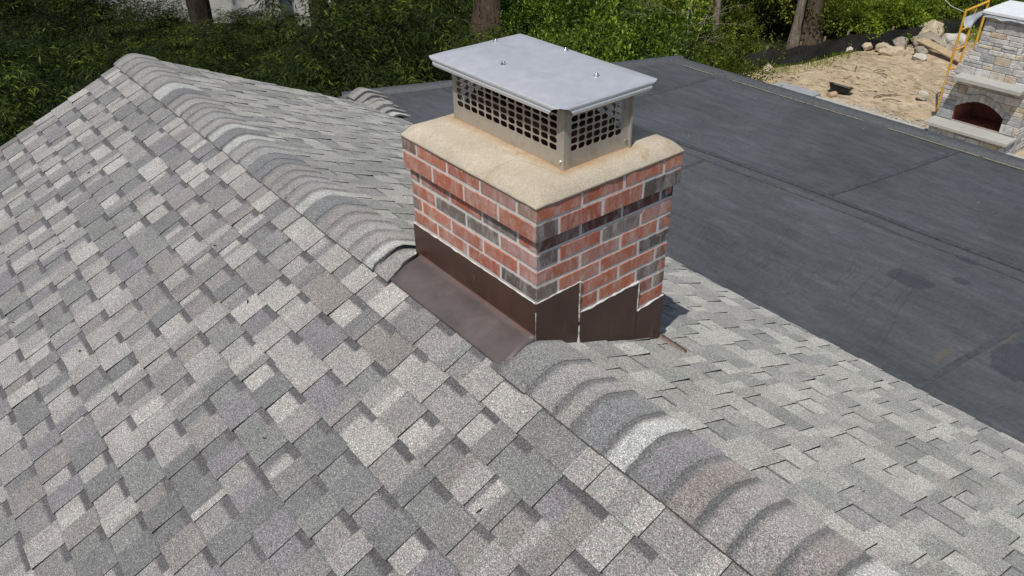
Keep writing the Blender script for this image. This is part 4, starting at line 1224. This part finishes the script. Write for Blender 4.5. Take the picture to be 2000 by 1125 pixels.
def proto(kind, seeds, **k):
    out = []
    for s in seeds:
        f, C = foliage(s, kind, **k); out.append((f, stems_mesh(kind+'_stems', C[:60], M_BARKD, s, r0=k['leafL']*.12+.006)))
    return out
P_BAM = proto('bamboo', (1, 2, 3, 4), rx=1.15, ry=1.15, h=2.6, nclump=250, per=52, leafL=.10, leafW=.0175, droop=.55, clump=.40, hollow=.45, mat='bamboo')
P_HED = proto('hedge', (11, 12, 13), rx=1.3, ry=1.3, h=2.2, nclump=330, per=34, leafL=.085, leafW=.036, clump=.36, hollow=.5, mat='hedge', tilt=.25)
P_SHR = proto('shrub', (21, 22, 23), rx=1.1, ry=1.1, h=2.0, nclump=230, per=22, leafL=.085, leafW=.036, clump=.42, hollow=.25, mat='shrub', tilt=.2)
P_BRI = proto('bright', (31, 32), rx=1.5, ry=1.5, h=1.2, nclump=320, per=26, leafL=.085, leafW=.045, clump=.36, hollow=.4, mat='bright', tilt=.4)
P_YEL = proto('yellow', (41,), rx=.55, ry=.55, h=.9, nclump=46, per=34, leafL=.09, leafW=.06, clump=.22, hollow=.4, mat='yellow', tilt=.05)

def plant(name, protos, k, loc, rz, s, label, cat, group, hz=1.0, stem=True):
    e = empty(name, (loc[0], loc[1], loc[2] if len(loc) > 2 else GZ), rz, label=label, cat=cat, group=group)
    e.scale = (s, s, s*hz)
    f, st = protos[k % len(protos)]
    a = link('foliage', f, None, e)
    if stem: b = link('stems', st, None, e)
    return e
# bamboo and evergreen thicket behind the house (left): near row low, far row higher
rr = random.Random(101)
BAM = []
ORD = ['leftmost', 'second', 'third', 'fourth', 'fifth', 'sixth', 'seventh', 'eighth', 'ninth', 'tenth', 'eleventh', 'twelfth', 'thirteenth', 'fourteenth', 'fifteenth', 'sixteenth', 'rightmost']
def place_row(pts, protos, name, cat, group, lab, s0, s1, hz=(1, 1)):
    # left to right as seen over the roof: order by bearing
    pts = sorted(pts, key=lambda p: -math.atan2(p[1]+1.54, p[0]-1.82) % (2*PI))
    labels = [(ORD[i] if i == 0 else ORD[i]+' from the left of the')+(' of the' if i == 0 else '')+' '+lab for i in range(len(pts))]
    for i, (x, y) in enumerate(pts):
        plant(name, protos, rr.randrange(9), (x+rr.uniform(-.25, .25), y+rr.uniform(-.25, .25)), rr.uniform(0, 6.28), rr.uniform(s0, s1), labels[i], cat, group, rr.uniform(*hz))
row1 = [(-7.3+.35*i*0, -2.5+1.3*i) for i in range(0)]
R1 = [(-7.6, -2.6), (-7.9, -1.2), (-7.9, .2), (-7.9, 1.6), (-8.0, 2.9), (-7.6, 4.2), (-7.3, 5.4)]
R2 = [(-9.9, -2.6), (-10.1, -.9), (-10.4, .8), (-10.3, 2.5), (-10.1, 4.1), (-9.9, 5.7), (-9.3, 7.1)]
R3 = [(-12.6, -1.8), (-12.9, .4), (-13.0, 4.9), (-13.0, 6.6), (-12.4, 8.4)]
R4 = [(-15.6, -1.0), (-15.6, 8.0), (-17.5, 10.0)]
R5 = [(-13.6, 2.4), (-15.8, 1.2), (-15.8, 3.4), (-18.0, 2.6), (-17.8, 5.0), (-20.0, 4.2), (-20.6, 2.0), (-19.6, 7.0), (-22.0, 1.0)]
GB = 'bamboo clumps in the dark thicket behind the house'
place_row(R1, P_BAM, 'bamboo_clump', 'bamboo', GB, 'bamboo clumps in the front row', .95, 1.1, (.9, 1.1))
place_row(R2, P_BAM, 'bamboo_clump', 'bamboo', GB, 'bamboo clumps in the second row', 1.1, 1.3, (.85, 1.1))
place_row(R3, P_BAM, 'bamboo_clump', 'bamboo', GB, 'bamboo clumps in the third row', 1.2, 1.35, (.75, .95))
place_row(R4, P_BAM, 'bamboo_clump', 'bamboo', GB, 'tall bamboo clumps in the back row', 1.4, 1.6)
place_row(R5, P_BAM, 'bamboo_clump', 'bamboo', GB, 'low dark clumps before the white building', .95, 1.2, (.5, .72))
place_row([(-17.5, -.5), (-19.5, .6), (-22, -.5), (-24.5, 1.5), (-20.5, -1.4), (-26, 3.5), (-27.5, .5), (-22.6, 2.6)], P_BAM, 'bamboo_clump', 'bamboo', GB, 'clumps in the far left corner', 1.2, 1.5, (.6, .8))
GH = 'broadleaf bushes behind the flat roof'
place_row([(-8.9, 8.9), (-9.0, 10.2), (-10.7, 9.6), (-10.0, 11.3)], P_HED, 'broadleaf_bush', 'bush', GH, 'glossy bushes right behind the flat roof', .95, 1.3, (.85, 1.15))
place_row([(-12.9, 11.6), (-12.2, 13.2), (-15.2, 12.6), (-14.6, 15.2), (-17.5, 14.0)], P_HED, 'broadleaf_bush', 'bush', GH, 'broadleaf bushes farther behind the roof', .95, 1.35, (.8, 1.2))
GS = 'loose shrubs left of the silt fence'
place_row([(-8.6, 12.6), (-9.9, 12.9), (-10.6, 14.2), (-10.6, 16.0), (-9.9, 18.7)], P_SHR, 'loose_shrub', 'shrub', GS, 'olive shrubs nearest the silt fence', .6, 1.1, (.8, 1.3))
place_row([(-11.9, 15.2), (-12.8, 16.6), (-11.4, 17.9), (-13.4, 18.4), (-12.0, 19.4), (-14.6, 17.4), (-13.5, 20.5), (-11.0, 20.6), (-15.5, 19.8)], P_SHR, 'loose_shrub', 'shrub', GS, 'olive shrubs deeper in the brush', .8, 1.4, (.8, 1.3))
GU = 'bright green bushes beyond the silt fence'
place_row([(-9.8, 19.6), (-9.3, 20.9), (-9.4, 22.6), (-8.9, 24.2), (-7.8, 25.4), (-6.6, 26.8), (-5.0, 27.6), (-3.6, 28.6)], P_BRI, 'bright_bush', 'bush', GU, 'bright bushes directly beyond the silt fence', .75, 1.1, (.8, 1.3))
place_row([(-10.9, 21.6), (-10.8, 23.6), (-9.6, 26.0), (-12.2, 22.6), (-8.2, 27.8), (-6.4, 29.4), (-11.2, 25.8), (-12.8, 24.8), (-10.2, 28.2)], P_BRI, 'bright_bush', 'bush', GU, 'bright bushes in the back row', .8, 1.15, (.8, 1.3))
plant('yellow_shrub', P_YEL, 0, (-7.95, 10.45, -4.35), .4, .9, 'small yellow-leaved shrub just behind the far corner of the flat roof', 'shrub', None)

# trees: trunks seen in frame, their crowns above it; the last stands out of view
def tree(name, x, y, h, r0, mat, label, lean=(0, 0), crown=(2.6, 2.2), nb=7, seed=1, knots=0, crowns=True):
    e = empty(name, (x, y, GZ), 0, label=label, cat='tree'); r_ = random.Random(seed); mb = MB()
    pts = []; rad = []
    n = 26
    for k in range(n+1):
        t = k/n; z = -.1+h*t; pts.append((lean[0]*t*h+.10*r0/.3*noise.noise(Vector((seed, t*4, 0))), lean[1]*t*h+.1*r0/.3*noise.noise(Vector((seed, t*4, 9))), z)); rad.append(r0*(1.0-.62*t)+(r0*.5*max(0, 1-t*n/2.0)))
    # lumpy round section
    P3 = [Vector(p) for p in pts]; m = 18; rings = []
    for k, p in enumerate(P3):
        rings.append([(p.x+math.cos(a)*rad[k]*(1+.16*noise.noise(Vector((math.cos(a)*2, math.sin(a)*2, p.z*.6+seed)))), p.y+math.sin(a)*rad[k]*(1+.16*noise.noise(Vector((math.cos(a)*2, math.sin(a)*2, p.z*.6+seed)))), p.z) for a in [2*PI*q/m for q in range(m)]])
    mb.sweep(rings, (1, 1, 1), 0, True, close=True)
    tips = []
    for b in range(nb):
        t = .45+.5*b/nb; k = int(t*n); a = r_.uniform(0, 6.28); L = crown[0]*r_.uniform(.5, .95)
        s = P3[k]; q = s+Vector((math.cos(a)*L, math.sin(a)*L, L*.5)); md = s.lerp(q, .5)+Vector((0, 0, .15))
        mb.tube([s, md, q], [rad[k]*.5, rad[k]*.3, rad[k]*.12], 7, cap=False); tips.append(q)
    tr = mb.build('trunk', mat); tr.parent = e
    if crowns:
        f, C = foliage(seed+500, 'tree', crown[0], crown[0], crown[1]*2, 300, 26, .14, .08, base=0, clump=.6, hollow=.3, mat='crown')
        c = link('crown', f, None, e); c.location = (lean[0]*h, lean[1]*h, h*.70)
    return e
tree('large_tree', -15.6, 11.5, 13, .40, M_BARK, 'thick furrowed brown tree trunk rising behind the chimney cap', crown=(3.2, 2.2), seed=3)
tree('large_tree', -9.84, 17.75, 12, .28, M_BARK, 'thick gnarled gray-brown tree trunk behind the silt fence', crown=(2.6, 1.8), seed=4)
tree('slender_tree', -9.86, 17.1, 10, .115, M_BARKP, 'slender pale tree trunk leaning beside the thick trunk behind the silt fence', lean=(.02, .0), crown=(1.4, 1.2), seed=5)
tree('slender_tree', -10.33, 14.32, 9, .085, M_BARKP, 'thin pale tree trunk standing alone in the brush behind the far roof corner', lean=(.0, .03), crown=(1.5, 1.2), seed=6)
tree('large_tree', -19.3, 5.1, 12, .30, M_BARKD, 'dark bare tree trunk in front of the white neighbouring house', lean=(-.02, .01), crown=(3, 2.2), seed=7)
tree('large_tree', -8.3, 23.6, 12, .20, M_BARK, 'gray tree trunk seen behind the top of the yellow scaffold frame', crown=(2.4, 1.8), seed=8)
tree('large_tree', -17.6, 7.6, 12, .26, M_BARKD, 'dark tree trunk half hidden in the bamboo right of the white neighbouring house', crown=(2.6, 2), seed=9)
tree('large_tree', -9.2, -6.2, 14, .32, M_BARK, 'unseen tall tree added left of the house to shade the bamboo', crown=(5.2, 2.6), seed=12)  # out of view; added so that its crown darkens the bamboo
# bare pale branches in the brush
M_TW = simple('bare_pale_twig', (.30, .26, .20), .9)
def bare(x, y, seed, h, label):
    r_ = random.Random(seed); mb = MB()
    def grow(p, d, L, rad, lv):
        n = 6; pts = [p]
        for k in range(n): d = (d+Vector((r_.uniform(-.22, .22), r_.uniform(-.22, .22), r_.uniform(-.12, .12)))).normalized(); pts.append(pts[-1]+d*L/n)
        mb.tube(pts, [rad*(1-.1*k) for k in range(n+1)], 5, cap=False)
        if lv:
            for k in range(3): grow(pts[r_.randrange(2, n+1)], (d+Vector((r_.uniform(-1, 1), r_.uniform(-1, 1), r_.uniform(-.3, .5)))).normalized(), L*.6, rad*.5, lv-1)
    grow(Vector((0, 0, 0)), Vector((0, 0, 1)), h, .013, 0)
    for k in range(6): grow(Vector((0, 0, h*r_.uniform(.3, .9))), Vector((r_.uniform(-1, 1), r_.uniform(-1, 1), r_.uniform(-.2, .6))).normalized(), h*.4, .007, 2)
    o = mb.build('bare_sapling', M_TW); o.location = (x, y, GZ); tag(o, label, 'sapling')
bare(-9.3, 12.2, 1, 2.2, 'bare pale-branched sapling just behind the far corner of the flat roof')
bare(-10.2, 13.2, 2, 2.2, 'bare sapling with long pale branches beside the thin lone tree trunk')

# neighbouring white building far behind
nb = empty('neighbour_house', (-23.0, 6.3, GZ), R(42), label='white neighbouring building glimpsed through the trees', cat='house')
mb = MB(); mb.box((-4.2, 0, 0), (4.6, 4, 1.0)); o = mb.build('wall', simple('pale_stucco', (.46, .455, .43), .8, .12, 2)); o.parent = nb
mb = MB(); mb.box((-3.3, -.12, 1.0), (3.7, 4, 1.08)); o = mb.build('ledge', simple('dark_ledge', (.12, .12, .12), .8)); o.parent = nb
mb = MB(); mb.box((-3.2, .1, 1.08), (3.6, 4, 3.2)); o = mb.build('wall', M_CLAP); o.parent = nb
mb = MB(); prism(mb, [(-.4, 3.2), (2, 4.3), (4.4, 3.2)], -3.5, 3.9); o = mb.build('roof', simple('gray_roof', (.16, .16, .17), .9)); o.parent = nb
# grass tufts by the fence
g = np.random.default_rng(5); n = 2600
cent = np.array([(-8.9+.35, 16.2), (-8.7, 17.3), (-7.2, 21.2), (-6.8, 21.4), (-6.4, 21.9), (-9.2+.3, 15.3), (-7.0, 20.9)]); ci = g.integers(0, len(cent), n)
P = np.c_[cent[ci]+g.normal(size=(n, 2))*np.array([.22, .30]), np.full(n, GZ+.06)]
D = unit(np.c_[g.normal(size=(n, 2))*.35, np.ones(n)]); U = unit(g.normal(size=(n, 3)))
me = leaf_mesh('grass', P, D, U, .05+.08*g.random(n), np.full(n, .012), g.random(n), M_LF['bright']); tag(link('grass', me), kind='stuff')
# undergrowth carpet so that no bare floor shows between the shrubs
n = 60000
P = np.c_[g.uniform(-30, -6.5, n), g.uniform(-6, 34, n), np.full(n, GZ)]
keep = np.array([x < fx(max(y, 12.6))-.2 if y > 12 else x < -6.8 for x, y in P[:, :2]]); P = P[keep]; n = len(P); P[:, 2] += .35*g.random(n)**2
D = unit(g.normal(size=(n, 3))*np.array([1, 1, .5])+np.array([0, 0, .35])); U = unit(np.array([0, 0, 1])+g.normal(size=(n, 3))*.4)
me = leaf_mesh('undergrowth', P, D, U, .06+.08*g.random(n), .022+.02*g.random(n), .75*g.random(n), M_LF['hedge']); tag(link('undergrowth', me), kind='stuff')
